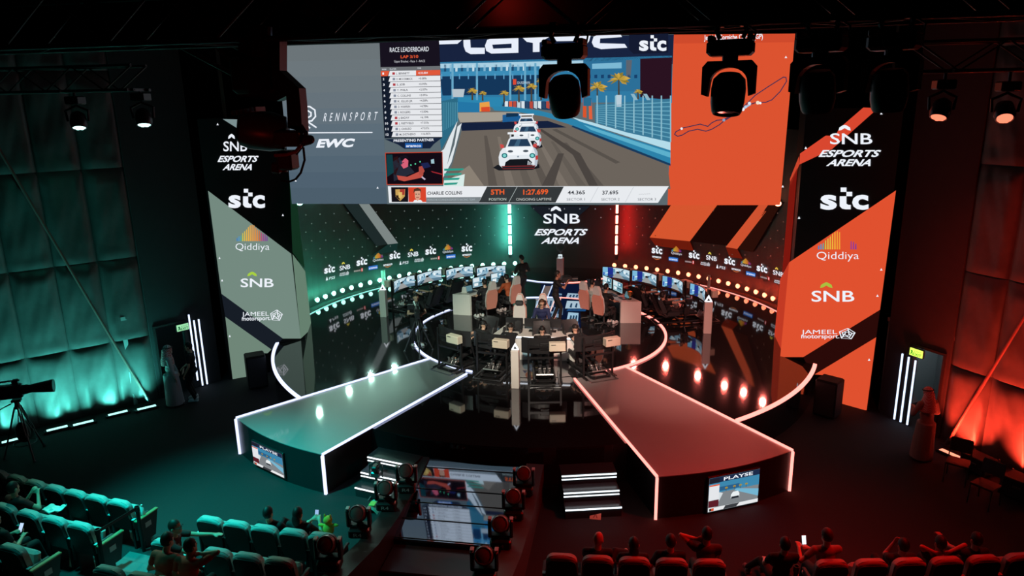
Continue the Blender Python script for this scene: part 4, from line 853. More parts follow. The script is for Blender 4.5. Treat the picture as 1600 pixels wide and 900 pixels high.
    pm = lambda h, nm: mat('cloth_'+h.lstrip('#'), hexc(h), .8, noise=.12, nscale=25)
    if robe:
        rb = MB(); base = V((0, .02, .03)); rb.cyl(P, base+V((0, 0, .0)), .19, .24, 16); torso(rb, .012)
        for v, f2 in zip(sh.v, [0]*0): pass
        rb.v, rb.f, rb.m = rb.v+sh.v, rb.f+[[i+len(rb.v) for i in f] for f in sh.f], rb.m+sh.m
        parts.append(('robe', remeshed(rb, .016, 'robe', pm(robe, 'robe'), 4)))
    else:
        parts.append(('shirt', remeshed(sh, .015, 'shirt', pm(shirt, 's')))); parts.append(('trousers', remeshed(tr, .015, 'trousers', pm(pants, 'p'))))
    for s, ft in ((-1, feet[0]), (1, feet[1])):
        F_ = V(ft); m = MB(); m.box((0, .055, .02), (.092, .27, .04), bev=.012); m.ball((0, .10, .045), (.045, .09, .042), 10, 8); m.ball((0, -.03, .07), (.042, .06, .06), 10, 8)
        m.v = [Matrix.Translation(F_) @ Matrix.Rotation(turn, 4, 'Z') @ v for v in m.v]
        parts.append(('shoe', m.mesh('shoe', mat('shoe_'+shoes.lstrip('#'), hexc(shoes), .5), True)))
    if cap != 'ghutra' and cap != 'bald':
        m = MB(); b = MB().ball((0, -.008, .022), (.083, .102, .118), 16, 12)
        keep = []
        for f in b.f:
            c = sum((b.v[i] for i in f), V())/len(f)
            if c.y > .045 and c.z < .085: continue
            if c.z < -.065-hairlen and c.y > -.2: continue
            if c.y > .0 and c.z < .0-hairlen*.3: continue
            keep.append(f)
        m.add(b.v, keep, hM)
        n0 = len(m.v); m.v += [hM @ (V(v)*.90) for v in b.v]; m.f += [[i+n0 for i in f] for f in keep]; m.m += [0]*len(keep)
        if hairlen: m.add(*(lambda g: (g.v, g.f))(MB().ball((0, -.075, -.08), (.075, .045, .12), 12, 8)), hM)
        parts.append(('hair', m.mesh('hair', mat('hair_'+hair.lstrip('#'), hexc(hair), .6, noise=.2, nscale=60), True)))
    if cap == 'ghutra':
        m = MB(); m.add(*(lambda g: (g.v, g.f))(MB().ball((0, -.01, .03), (.095, .112, .12), 16, 10)), hM)
        m.add(*(lambda g: (g.v, g.f))(MB().lathe([(.10, .02), (.12, -.1), (.16, -.26), (.17, -.40), (.15, -.40), (.10, -.1)], (0, -.05, 0), 16)), Matrix.Translation(hc))
        cm = bpy.data.materials.get('red_check_cloth') or mat('red_check_cloth', hexc('#b04848'), .8)
        if not cm.node_tree.nodes.get('chk'):
            nt = cm.node_tree; ck = nt.nodes.new('ShaderNodeTexChecker'); ck.name = 'chk'; ck.inputs['Scale'].default_value = 45; ck.inputs[1].default_value = (*hexc('#c83c3c'), 1); ck.inputs[2].default_value = (.8, .75, .72, 1)
            tc = nt.nodes.new('ShaderNodeTexCoord'); nt.links.new(tc.outputs['Object'], ck.inputs['Vector']); nt.links.new(ck.outputs[0], nt.nodes['Principled BSDF'].inputs['Base Color'])
        parts.append(('headscarf', m.mesh('headscarf', cm, True)))
        m = MB(); m.add(*(lambda g: (g.v, g.f))(MB().tube([(.098*math.cos(a), -.01+.115*math.sin(a), .075) for a in [2*PI*i/20 for i in range(20)]], .012, 6, True)), hM); parts.append(('headband', m.mesh('headband', BLACK, True)))
    m = MB()
    for s in (-1, 1): m.add(*(lambda g: (g.v, g.f))(MB().ball((s*.03, .089, .012), (.011, .007, .007), 8, 6)), hM)
    parts.append(('eyes', m.mesh('eyes', mat('eye_dark', (.03, .02, .02), .2), True)))
    if headset:
        m = MB(); m.add(*(lambda g: (g.v, g.f))(MB().tube([(.098*math.cos(a), -.005, .012+.125*math.sin(a)) for a in [PI*i/14 for i in range(15)]], .013, 6)), hM)
        for s in (-1, 1): m.add(*(lambda g: (g.v, g.f))(MB().ball((s*.092, -.002, -.005), (.024, .04, .048), 10, 8)), hM)
        m.add(*(lambda g: (g.v, g.f))(MB().tube([(-.09, .01, -.03), (-.07, .08, -.07), (-.03, .115, -.075)], .006, 6)), hM)
        parts.append(('headset', m.mesh('headset', BLKPL, True)))
    if glasses:
        m = MB()
        for s in (-1, 1): m.add(*(lambda g: (g.v, g.f))(MB().tube([(s*.034+.026*math.cos(a), .104, .012+.02*math.sin(a)) for a in [2*PI*i/14 for i in range(14)]], .004, 5, True)), hM); m.add(*(lambda g: (g.v, g.f))(MB().tube([(s*.06, .102, .015), (s*.084, .0, .01)], .003, 5)), hM)
        parts.append(('glasses', m.mesh('glasses', BLACK, True)))
    _HM[k] = parts
    for nm, me in parts: o = bpy.data.objects.new(nm, me); COL.objects.link(o); o.parent = t; FR[o.name] = FR[t.name]
    return t
# ================================================================== RACING RIGS
RIGF = mat('rig_frame', (.035, .035, .038), .35, metal=.6)
RIGL = mat('rig_tube', (.30, .31, .32), .3, metal=.9)
SEATM = mat('rig_seat', (.025, .025, .028), .6, noise=.2)
def rig(name, label, loc, rz, grp, front, boxx, pic):
    t = thing('racing_simulator', label, 'racing simulator', loc, rz, grp); B = lambda m, n, mt, sm=False: m.build(n, mt, t, False, sm)
    m = MB()
    for s in (-1, 1): m.tube([(s*.26, -.5, .06), (s*.26, 1.35, .06), (s*.20, 1.5, .10)], .035, 8); m.tube([(s*.26, .45, .06), (s*.25, .62, .60), (s*.22, .66, .62)], .025, 8)
    for y in (-.45, .35, 1.1, 1.42): m.box((0, y, .06), (.52, .06, .05))
    B(m, 'frame', RIGF)
    m = MB(); m.tube([(-.36, 1.55, .05), (-.38, .8, .05), (-.38, .8, .05)], .02, 6); m.tube([(-.38, .7, .03), (-.38, 1.62, .03), (.38, 1.62, .03), (.38, .7, .03)], .022, 8); B(m, 'floor_rail', RIGL)
    m = MB(); m.box((0, .06, .28), (.46, .5, .1), Matrix.Rotation(.14, 3, 'X'), bev=.04)
    m.grid(lambda u, v: V(((u-.5)*(.5-.14*max(0, v-.6)), -.16-.36*v-.10*(1-(2*u-1)**2)*(.4+.6*math.sin(PI*min(1, v*1.1))), .3+.72*v)), 10, 12)
    m.grid(lambda u, v: V(((u-.5)*(.52-.14*max(0, v-.6)), -.28-.36*v-.05*(1-(2*u-1)**2), .3+.74*v)), 10, 12)
    for s in (-1, 1): m.box((s*.24, .1, .33), (.05, .42, .14), bev=.02); m.box((s*.25, -.3, .6), (.05, .16, .5), Matrix.Rotation(.42, 3, 'X'), bev=.02)
    B(m, 'seat', SEATM)
    m = MB(); m.box((0, .68, .62), (.42, .24, .04)); m.box((0, .70, .68), (.14, .2, .14), bev=.02); m.cyl((0, .62, .69), (0, .48, .73), .035); B(m, 'wheel_base', BLKPL)
    q = Matrix.Rotation(R_(70), 4, 'X'); m = MB(); C = V((0, .46, .73))
    ring = [C + (q @ V((.15*math.cos(a)*(1 if abs(math.sin(a)) < .9 else .95), .13*math.sin(a), 0))) for a in [2*PI*i/22 for i in range(22)]]
    m.tube(ring, .016, 8, True); m.box(C, (.19, .03, .09), Matrix.Rotation(R_(-20), 3, 'X'), bev=.01); w = B(m, 'steering_wheel', BLKPL, True)
    m = MB(); m.box(C+V((0, -.02, .01)), (.10, .012, .05), Matrix.Rotation(R_(-20), 3, 'X')); o = m.build('wheel_display', emit('wheel_display_glow', (.3, .6, .8), .8, False), w, False); o.location = (0, 0, 0)
    m = MB(); m.box((0, 1.2, .14), (.44, .3, .03), Matrix.Rotation(R_(25), 3, 'X'))
    for x in (-.13, 0, .13): m.box((x, 1.12, .24), (.07, .02, .16), Matrix.Rotation(R_(-25), 3, 'X'), bev=.006); m.cyl((x, 1.2, .15), (x, 1.13, .24), .012)
    B(m, 'pedal_set', ALU)
    m = MB()
    for s in (-1, 1): m.box((s*.42, 1.22, .5), (.05, .05, 1.0)); m.box((s*.42, 1.2, .03), (.06, .5, .05)); m.box((s*.42, 1.22, .95), (.04, .04, .36))
    m.box((0, 1.22, .62), (.86, .04, .05)); m.box((0, 1.2, .92), (.9, .05, .06)); m.box((0, 1.16, .92), (.12, .1, .12)); B(m, 'monitor_stand', RIGF)
    Rr, hw = 1.2, .50; cy = 1.12-Rr
    def mon(u, v, r, z0=.72, z1=1.12): a = -hw+2*hw*u; return V((r*math.sin(a), cy+r*math.cos(a), z0+(z1-z0)*v))
    m = MB(); m.grid(lambda u, v: mon(u, v, Rr, .71, 1.13), 14, 1); m.grid(lambda u, v: mon(u, v, Rr+.045, .71, 1.13), 14, 1)
    m.grid(lambda u, v: mon(u, 0, Rr+.045*v, .71), 14, 1); m.grid(lambda u, v: mon(u, 1, Rr+.045*v, .71, 1.13), 14, 1)
    m.grid(lambda u, v: mon(0, u, Rr+.045*v, .71, 1.13), 1, 1); m.grid(lambda u, v: mon(1, u, Rr+.045*v, .71, 1.13), 1, 1); m.box((0, 1.175, .92), (.26, .05, .2), bev=.02)
    mo = B(m, 'monitor', BLKPL)
    cv = Canvas(lambda x, y, L: mon(.015+.97*x, .965-.93*y, Rr-.004-.002*L)); pic(cv); cv.build('display', mo, False)
    m = MB(); m.box((boxx, 1.36, .98), (.42, .2, .22), bev=.012); m.box((boxx, 1.25, .92), (.2, .04, .06)); gc = B(m, 'console_box', BEIGE); gc['label'] = 'off white box behind the monitor'
    m = MB(); m.box((boxx+.1*(1 if boxx < 0 else 1), 1.462, 1.05), (.12, .004, .02)); m.build('badge', METAL, gc, False)
    m = MB(); m.box((.3, .5, .42), (.08, .16, .22), bev=.01); m.cyl((.3, .5, .53), (.3, .47, .66), .012); m.ball((.3, .47, .67), .026); B(m, 'shifter', BLKPL)
    return t
def slices(c, bands, L=1):               # monitor picture in upright slices so that it follows the curve
    for x0, x1, y0, y1, k in bands:
        n = max(1, int((x1-x0)*10))
        for i in range(n): c.rect(x0+(x1-x0)*i/n, y0, x0+(x1-x0)*(i+1)/n, y1, k, L)
def pic_cockpit(c, blue=False):
    slices(c, [(0, 1, 0, 1, '#8fb4c8')], 0); slices(c, [(0, 1, 0, .38, '#c4dce6'), (0, 1, .72, 1, '#5c7c90')], 1)
    for i in range(9): x = .04+i*.1; c.rect(x, .12+.08*(i % 3), x+.06, .42+.05*(i % 2), ['#5a90ac', '#e8f2f6', '#3c6c8c'][i % 3], 2)
    c.poly([(.3, .98), (.45, .5), (.55, .5), (.75, .98)], '#9a9c9c', 2); c.poly([(.0, .6), (.2, .5), (.2, .56), (0, .72)], '#e8f0f4', 2); c.poly([(.8, .5), (1, .6), (1, .7), (.8, .56)], '#e8f0f4', 2)
    c.poly([(.05, 1), (.3, .7), (.36, .7), (.2, 1)], '#2c4254', 3); c.poly([(.72, .02), (.76, .02), (.6, .4), (.57, .4)], '#2c4254', 3)
    if blue: slices(c, [(0, .16, 0, 1, '#7cb8d8')], 3); slices(c, [(.16, .34, 0, 1, '#20308c')], 3); c.rect(.02, .5, .12, .9, '#2848b0', 4); c.rect(.2, .1, .3, .4, '#121c50', 4)
pic_l = lambda c: pic_cockpit(c); pic_r = lambda c: pic_cockpit(c, True)
CC = V((0, 21.4, 0))
def rigplace(mx, my): d = V((mx, my, 0))-CC; r = d.length; d.normalize(); p = CC+d*(r-1.1); return (p.x, p.y, S), math.atan2(d.y, d.x)-PI/2
ORD = ['nearest the white pillar', 'second from the left white pillar', 'third from the left white pillar', 'beside the left strip light']
mp = lambda px: (on_z(px, S+.92).x, on_z(px, S+.92).y)
RL = [mp(p) for p in ((628, 443), (668, 433), (716, 426), (766, 424))]; RR = [mp(p) for p in ((965, 427), (1010, 434), (1055, 444), (1095, 457.5))]
RF = [(-1.92, 17.95), (-.73, 17.66), (.66, 17.48), (1.98, 17.9)]
LBL = {0: ['in the green arc, nearest the left white pillar', 'in the green arc, second from the white pillar', 'in the green arc, third from the white pillar', 'in the green arc, nearest the strip light'],
       1: ['in the red arc, nearest the strip light', 'in the red arc, second from the strip light', 'in the red arc, third from the strip light', 'in the red arc, nearest the right white pillar'],
       2: ['at the stage front, beside the green catwalk', 'at the stage front, left of the front pillar', 'at the stage front, right of the front pillar', 'at the stage front, beside the red catwalk']}
drv = dict(pelvis=(0, .06, .33), lean=-.52, hands=((-.14, .44, .73), (.14, .44, .73)), feet=((-.1, 1.02, .16), (.1, 1.02, .16)), kneeL=(-.1, .2, 1), kneeR=(.1, .2, 1), elb=(.7, -.2, -.7), head=(0, 1, -.3), headset=True, shoes='#b8b8b8', grip=1.0)
def lookup(i, j): return ['black', 'black', 'dark', 'black'][j]
for gi, (lst, grp) in enumerate(((RL, 'racing simulators in the green arc'), (RR, 'racing simulators in the red arc'), (RF, 'racing simulators at the stage front'))):
    src = None
    for j, (mx, my) in enumerate(lst):
        loc, rz = rigplace(mx, my); lab = 'black racing simulator with curved monitor, ' + LBL[gi][j]
        if src is None: src = rig('r', lab, loc, rz, grp, gi == 2, -.32 if gi != 1 else .3, pic_r if gi == 1 else pic_l)
        else: dup(src, loc, rz, lab, grp)
        hp = dict(drv); hp.update(dict(head=(0, 1, -.75), shoes='#3c3c3e') if gi == 2 else {}); hp['shirt'] = ['#0c0c0e', '#101014', '#16161a'][gi]; hp['hair'] = ['#0c0a09', '#1c1410', '#0c0a09', '#2a1c12'][j]
        human('driver', 'driver in black with a headset racing %s' % LBL[gi][j], loc, rz, group=None, key='driver%d%d' % (gi, j % 2), **hp)
# ================================================================== DESKS, CHAIRS, MONITORS
def desk(label, A, B, Bo, Ao):
    """A..B is the seated edge on the floor, Ao..Bo the far edge"""
    A, B, Bo, Ao = [V((*p, S+.013)) for p in (A, B, Bo, Ao)]
    t = thing('white_desk', label, 'desk', (A+B+Ao+Bo)/4); up = V((0, 0, 1))
    m = MB(); m.prism([p+up*.675 for p in (A, B, Bo, Ao)], up*.05); m.build('desk_top', WHITE, t)
    for p, q, o in ((A, Ao, B), (B, Bo, A)):
        e = (o-p).normalized()*.06; m = MB(); m.prism([p, q, q+e, p+e], up*.674); m.build('end_panel', WHITE, t)
    e = (A-Ao)*.06; d = (B-A).normalized(); m = MB(); m.prism([Ao+e+d*.08, Bo+e-d*.08, Bo+e*1.8-d*.08, Ao+e*1.8+d*.08], up*.67); m.build('modesty_panel', BLKPL, t)
    n = V((-d.y, d.x, 0)); n = n if n.dot(Ao-A) > 0 else -n
    return t, d, n
def desk_monitor(label, P, look, w=.56, h=.32, tint=0, grp=None):
    rz = math.atan2(look[1], look[0])+PI/2     # screen faces local -Y
    t = thing('desk_monitor', label, 'monitor', P, rz, grp)
    m = MB(); m.box((0, 0, .10+h/2), (w, .035, h), bev=.008); mo = m.build('panel', BLKPL, t, False)
    m = MB(); m.box((0, .07, .008), (.22, .18, .016), bev=.005); m.box((0, .05, .12), (.05, .03, .24)); m.build('stand', BLKPL, t, False)
    cv = Canvas(uvmap(V((-w/2+.01, -.019, .10+h-.01)), V((w-.02, 0, 0)), V((0, 0, -h+.02)), V((0, -1, 0)), .001))
    cv.rect(0, 0, 1, 1, ['#9cc0d0', '#b4dce0'][tint], 0); cv.rect(.04, .06, .48, .45, '#dce8ec', 1); cv.rect(.52, .06, .96, .45, '#3c7c9c', 1); cv.rect(.04, .52, .96, .94, '#6c94a4', 1); cv.rect(.1, .58, .4, .88, '#e8f0f2', 2); cv.rect(.5, .6, .88, .7, '#20485c', 2); cv.rect(.6, .14, .8, .36, '#d4ecf4', 2)
    cv.build('display', mo, False); return t
def keyboard(label, P, rz, grp=None):
    t = thing('keyboard', label, 'keyboard', P, rz, grp); m = MB(); m.box((0, 0, .01), (.42, .14, .02), bev=.005); m.build('case', BLKPL, t, False)
    m = MB()
    for r in range(4):
        for k in range(12): m.box((-.18+.033*k, -.045+.03*r, .023), (.026, .024, .008))
    m.build('keys', mat('key_grey', (.06, .06, .07), .4), t, False); return t
def laptop(label, P, rz):
    t = thing('laptop', label, 'laptop', P, rz); m = MB(); m.box((0, 0, .01), (.33, .23, .018), bev=.005); m.build('base', METAL, t, False)
    m = MB(); m.box((0, .15, .1), (.33, .012, .22), Matrix.Rotation(-.35, 3, 'X'), bev=.004); ld = m.build('lid', METAL, t, False)
    m = MB(); m.box((0, .142, .103), (.30, .004, .19), Matrix.Rotation(-.35, 3, 'X')); m.build('display', emit('laptop_display', (.10, .22, .26), 1, False), ld, False); return t
CHB = mat('chair_pale', (.58, .56, .54), .45, noise=.06); CHS = mat('chair_salmon', (.62, .25, .19), .45, noise=.06); CHD = mat('chair_dark', (.02, .02, .022), .55)
def chair(label, loc, rz, grp='gaming chairs at the white desks'):
    t = thing('gaming_chair', label, 'chair', loc, rz, grp)
    m = MB()
    for k in range(5): a = 2*PI*k/5; m.tube([(0, 0, .10), (.30*math.cos(a), .30*math.sin(a), .06)], [.03, .02], 6); m.ball((.30*math.cos(a), .30*math.sin(a), .03), .03, 8, 6)
    m.build('base', CHD, t, False); m = MB(); m.cyl((0, 0, .1), (0, 0, .40), .03); m.build('gas_lift', METAL, t, False)
    m = MB(); m.box((0, .02, .46), (.52, .50, .12), bev=.04)
    for s in (-1, 1): m.box((s*.25, .03, .50), (.08, .44, .10), bev=.03)
    m.build('seat', CHD, t, False)
    out = [(-.17, .46), (-.21, .72), (-.20, 1.0), (-.13, 1.12), (-.11, 1.30), (-.06, 1.40), (.06, 1.40), (.11, 1.30), (.13, 1.12), (.20, 1.0), (.21, .72), (.17, .46)]
    m = MB(); m.prism([V((x, -.25-.16*(z-.46), z)) for x, z in out], (0, -.06, -.012)); m.build('back_shell', CHS, t, False)['label'] = 'salmon back shell'
    m = MB(); m.prism([V((x*1.04, -.262-.16*(z-.46), z+.01)) for x, z in out if z > 1.05], (0, -.052, -.012)); m.build('shell_cap', CHB, t, False)['label'] = 'pale cap of the back'
    m = MB(); m.prism([V((x*.9, -.17-.16*(z-.46), .02+z*.98)) for x, z in out], (0, -.08, -.012)); bc = m.build('back_cushion', CHB, t, False)
    m = MB(); m.box((0, -.24, 1.16), (.24, .09, .15), Matrix.Rotation(.15, 3, 'X'), bev=.03); m.build('head_pillow', CHD, t, False)
    for s in (-1, 1): m = MB(); m.box((s*.31, .0, .68), (.07, .26, .03), bev=.01); m.box((s*.31, -.02, .56), (.04, .06, .24)); m.build('armrest', CHD, t, False)
    return t
# left and right desks
DT = S+.738
tL, dL, nL = desk('long white desk on the left of the dais, in front of the green simulators', (-2.53, 22.82), (-1.3, 24.4), (-1.78, 24.6), (-3.15, 22.88))
tR, dR, nR = desk('long white desk on the right of the dais, in front of the red simulators', (1.45, 24.3), (2.55, 22.5), (3.2, 22.58), (1.98, 24.5))
tF = thing('white_desk', 'white commentary desk with a lit front edge behind the front pillar', 'desk', (0.17, 19.3, S))
top = [on_z(p, S+.72) for p in ((768, 524), (901, 528), (886, 511), (790, 508))]; top = [V((p.x, p.y, S+.675)) for p in top]
mb = MB(); mb.prism(top, (0, 0, .05)); mb.build('desk_top', WHITE, tF)
for a, b in ((0, 1), (1, 2), (3, 0)):
    A, B = top[a], top[b]; d = (B-A).normalized(); c_ = sum(top, V())/4; nn = V((-d.y, d.x, 0)); nn = nn if nn.dot(c_-A) > 0 else -nn
    m = MB(); m.box((A+B)/2+nn*.06+V((0, 0, -.337)), ((B-A).length-.1, .04, .675), Matrix.Rotation(math.atan2(d.y, d.x), 3, 'Z')); pn = m.build('front_panel' if a == 0 else 'end_panel', WHITE, tF)
    if a == 0:
        m = MB(); m.box((A+B)/2+V((0, -.012, .015)), ((B-A).length, .02, .03), Matrix.Rotation(math.atan2(d.y, d.x), 3, 'Z')); m.build('edge_light', emit('desk_edge_white', (.85, .92, 1), 2.6), tF)
        cv = Canvas(lambda x, y, L: A+d*(B-A).length*x + nn*(.036-.004*L) + V((0, 0, -.675*y)))
        PRT = lambda h: mat('desk_print_'+h.lstrip('#'), hexc(h), .5)
        logo = [(.36, .5), (.39, .38), (.42, .5)]; cv.poly(logo, PRT('#3a4a80'), 1)
        for x, y, k in ((.45, .3, '#c87858'), (.52, .36, '#e8d8a0'), (.42, .7, '#8cb8c8'), (.55, .75, '#e8c878'), (.48, .62, '#88a8d0')): cv.disc(x, y, .06, PRT(k), 1, 10, .16)
        cv.text('PS5', (.42, .56), (.55, .56), .1, PRT('#3a4a80'), 2, bold=.02); cv.build('print', pn)
def at_desk(D, f, b, z=DT): t_, d, n, A, L = D; p = A+d*L*f+n*b; return V((p.x, p.y, z))
DLk = (tL, dL, nL, V((-2.53, 22.82, 0)), 2.0); DRk = (tR, dR, nR, V((1.45, 24.3, 0)), 2.1)
for D, f, lab, tn in ((DLk, .36, 'monitor on the left white desk, nearer the free end', 0), (DLk, .78, 'monitor on the left white desk, nearer the strip light', 0), (DRk, .28, 'monitor on the right white desk, nearer the strip light', 1), (DRk, .62, 'monitor on the right white desk, nearer the free end', 1)):
    desk_monitor(lab, at_desk(D, f, .36), (-D[2].x, -D[2].y), .62, .36, tn)
for D, f, lab in ((DLk, .36, 'black keyboard on the left white desk, nearer the free end'), (DLk, .78, 'black keyboard on the left white desk, nearer the strip light'), (DRk, .28, 'black keyboard on the right white desk, nearer the strip light'), (DRk, .62, 'black keyboard on the right white desk, nearer the free end')):
    keyboard(lab, at_desk(D, f, .18), math.atan2(D[1].y, D[1].x), 'keyboards on the white desks')
laptop('open laptop on the free end of the left white desk', at_desk(DLk, .14, .26), math.atan2(dL.y, dL.x)); laptop('open laptop on the free end of the right white desk', at_desk(DRk, .86, .28), math.atan2(dR.y, dR.x))
# trophies on the desk ends and on the plinth
def trophy(label, P, h, m):
    t = thing('trophy', label, 'trophy', P); k = MB(); k.lathe([(h*.26, 0), (h*.26, h*.1), (h*.18, h*.14)], n=16); k.build('foot', BLKPL, t, False, True)
    k = MB(); k.lathe([(h*.1, h*.14), (h*.06, h*.3), (h*.2, h*.5), (h*.28, h*.8), (h*.3, h), (h*.26, h), (h*.22, h*.8)], n=16)
    for s in (-1, 1): k.tube([(s*h*.24, 0, h*.6), (s*h*.38, 0, h*.7), (s*h*.38, 0, h*.85), (s*h*.28, 0, h*.92)], h*.025, 6)
    k.build('cup', m, t, False, True); return t
GOLD = mat('gold_cup', (.75, .45, .15), .3, metal=1.0)
trophy('small golden trophy on the right white desk beside the laptop', at_desk(DRk, .94, .4), .26, GOLD)
m_ = thing('paper_stack', 'small stand of white cards on the left white desk corner', 'cards', at_desk(DLk, .03, .38)); k = MB(); k.prism([V((-.09, 0, 0)), V((.09, 0, 0)), V((.07, 0, .17)), V((-.07, 0, .16))], (0, .012, .03)); k.box((0, .05, .01), (.2, .12, .02)); k.build('card', WHITE, m_, False)
# front desk monitors and kit (backs towards the camera)
for x, lab in ((-.42, 'left'), (.12, 'middle'), (.68, 'right')):
    desk_monitor('%s monitor on the commentary desk, its dark back to the seats' % lab, (x, 19.28, DT), (0, 1), .5, .25, 0, 'monitors on the commentary desk')
keyboard('black mixer with knobs on the right end of the commentary desk', (1.02, 19.35, DT), .1); bpy.data.objects['keyboard.004'].name = 'audio_mixer'; bpy.data.objects['audio_mixer']['category'] = 'mixer'
for i, (loc, face, lab) in enumerate((((-1.88, 22.42), (-.7, .7), 'salmon backed gaming chair at the left desk, back towards the camera'), ((-1.22, 23.18), (-.75, .66), 'salmon backed gaming chair at the left desk, nearer the strip light'), ((-.47, 20.3), (0, -1), 'empty pale gaming chair behind the commentary desk with a black head pillow'), ((.24, 20.38), (.05, -1), 'pale gaming chair behind the commentary desk, under the man in glasses'),
        ((1.55, 22.75), (.55, .8), 'salmon backed gaming chair at the right desk, nearest the camera operator'), ((2.02, 22.15), (.55, .8), 'salmon backed gaming chair at the right desk, nearest its free end'))):
    chair(lab, (*loc, S+.012), math.atan2(face[1], face[0])-PI/2)
sit = dict(pelvis=.60, lean=.12, hands=((-.17, .46, .76), (.17, .46, .76)), feet=((-.1, .42, .0), (.1, .42, .0)), kneeL=(0, 1, .6), kneeR=(0, 1, .6), grip=.5)
def sitter(lab, xy, face, z=S+.013, off=0.02, **kw):
    p = dict(sit); p.update(kw); a = math.atan2(face[1], face[0])-PI/2; return human('p', lab, (xy[0]-math.sin(a)*off*0, xy[1], z), a, **p)
sitter('seated operator with bare forearms at the left white desk, nearest the free end', (-1.88, 22.42), (-.7, .7), shirt='#1a1a20', hair='#0c0a09', head=(0, 1, -.2))
sitter('seated operator in an orange top at the left desk, leaning over papers', (-1.22, 23.18), (-.75, .66), shirt='#a8502c', sleeves=1.8, lean=.25, head=(0, 1, -.4))
sitter('seated man in glasses, a blue jacket and a light shirt behind the commentary desk', (.24, 20.38), (.05, -1), shirt='#1c2850', sleeves=1.9, hair='#4a2c18', glasses=True, headset=True, lean=.2, head=(-.25, 1, -.35), hands=((-.1, .42, .8), (.12, .40, .78)))
sitter('seated operator with short dark hair typing at the right desk near its free end', (2.02, 22.15), (.55, .8), shirt='#0e0e12', hair='#0a0808', head=(0, 1, -.15))
sitter('seated operator in a white top at the right desk, between the pale chairs', (1.55, 22.75), (.55, .8), shirt='#c8c4c0', sleeves=1.8, hair='#0a0808')
human('p', 'standing man in black holding a paper beside the left desk and strip light', (-1.0, 24.75, S+.012), PI*.28, pelvis=.93, lean=.05, hands=((-.2, .28, 1.1), (.22, .25, 1.05)), feet=((-.12, 0, 0), (.12, .05, 0)), head=(-.3, 1, -.3), shirt='#0c100e', sleeves=1.0)
sheet = thing('paper_sheet', 'white paper sheet held by the man in black at the left desk', 'paper', (-1.22, 24.95, S+1.12)); k = MB(); k.box((0, 0, 0), (.2, .15, .004), Matrix.Rotation(.5, 3, 'X')); k.build('sheet', WHITE, sheet, False)
# camera operators
human('p', 'standing camera operator in dark clothes with a shouldered camera in the middle of the dais', (.42, 22.5, S+.012), PI*-.42, pelvis=.92, lean=.08, hands=((-.08, .42, 1.40), (.16, .36, 1.36)), feet=((-.13, -.05, 0), (.14, .12, 0)), head=(0, 1, -.05), shirt='#140c0e', pants='#160e10', sleeves=.6, skin='#a8705c', hair='#1a0f0c', shoes='#2a2a2a')
vc = thing('video_camera', 'black video camera shouldered by the operator in the middle of the dais', 'camera', (.78, 22.6, S+1.36), PI*-.42)
k = MB(); k.box((0, 0, .07), (.14, .34, .16), bev=.02); k.box((0, -.05, .19), (.04, .2, .03), bev=.01); k.build('body', BLKPL, vc, False); k = MB(); k.cyl((0, .17, .07), (0, .36, .07), .055, .07, 14); k.build('lens', BLKPL, vc, False); k = MB(); k.box((-.1, .08, .12), (.08, .12, .07), bev=.01); k.build('viewfinder', BLKPL, vc, False); k = MB(); k.box((0, 0, -.03), (.05, .1, .08)); k.build('grip', BLKPL, vc, False)
def tripod_camera(label, clabel, P, rz, H, big=1.0, bag=False):
    t = thing('camera_tripod', label, 'tripod', P, rz); 
    for k_ in range(3):
        a = 2*PI*k_/3+.5; k = MB(); e = V((.48*math.cos(a), .48*math.sin(a), .02)); tp = V((.06*math.cos(a), .06*math.sin(a), H))
        for w in (-.025, .025): o = V((-math.sin(a), math.cos(a), 0))*w; k.cyl(tp+o, tp.lerp(e, .55)+o, .016, n=8)
        k.cyl(tp.lerp(e, .5), e, .02, n=8); k.ball(e, .035, 8, 6); k.build('leg', METAL, t, False)
    k = MB(); k.cyl((0, 0, H-.05), (0, 0, H+.12), .07, .05); k.box((0, 0, H+.15), (.14, .2, .06), bev=.01); k.tube([(.05, -.1, H+.1), (.12, -.55, H-.08)], .014, 6); k.build('head', BLKPL, t, False)
    k = MB(); k.tube([(.24*math.cos(2*PI*i/12), .24*math.sin(2*PI*i/12), .28*H) for i in range(12)], .01, 5, True); k.build('spreader', METAL, t, False)
    c = thing('broadcast_camera', clabel, 'camera', (P[0], P[1], P[2]+H+.18), rz)
    k = MB(); k.box((0, -.12, .15*big), (.16, .42*big, .24*big), bev=.02); k.box((0, -.4*big, .12*big), (.13, .2, .18*big), bev=.02); k.build('body', BLKPL, c, False)
    k = MB(); k.box((0, -.1, .34*big), (.03, .36*big, .03)); k.box((0, -.26*big, .3*big), (.03, .03, .08)); k.box((0, .06*big, .3*big), (.03, .03, .08)); k.build('handle', BLKPL, c, False)
    k = MB(); k.lathe([(.08*big, 0), (.085*big, .12), (.07*big, .2), (.09*big, .3*big), (.11*big, .46*big), (.11*big, .5*big), (.08*big, .5*big)], (0, .09*big, .16*big), 16, V((0, 1, 0)).to_track_quat('Z', 'Y')); k.build('lens', BLKPL, c, False, True)
    k = MB(); k.box((-.16, .0, .26*big), (.2, .1, .14), bev=.01); k.build('viewfinder', BLKPL, c, False)
    return t
tripod_camera('black camera tripod on the stage between the green simulators and the catwalk', 'black broadcast camera on the stage tripod left of the dais', (-3.2, 18.95, S), .35, 1.0)
human('p', 'standing camera operator in black behind the stage tripod at the left', (-3.45, 19.65, S), -PI*.86, pelvis=.9, lean=.22, hands=((-.12, .45, 1.1), (.14, .45, 1.15)), feet=((-.14, 0, 0), (.14, -.05, 0)), head=(0, 1, -.3), shirt='#0c0c0e', hair='#0c0a09')
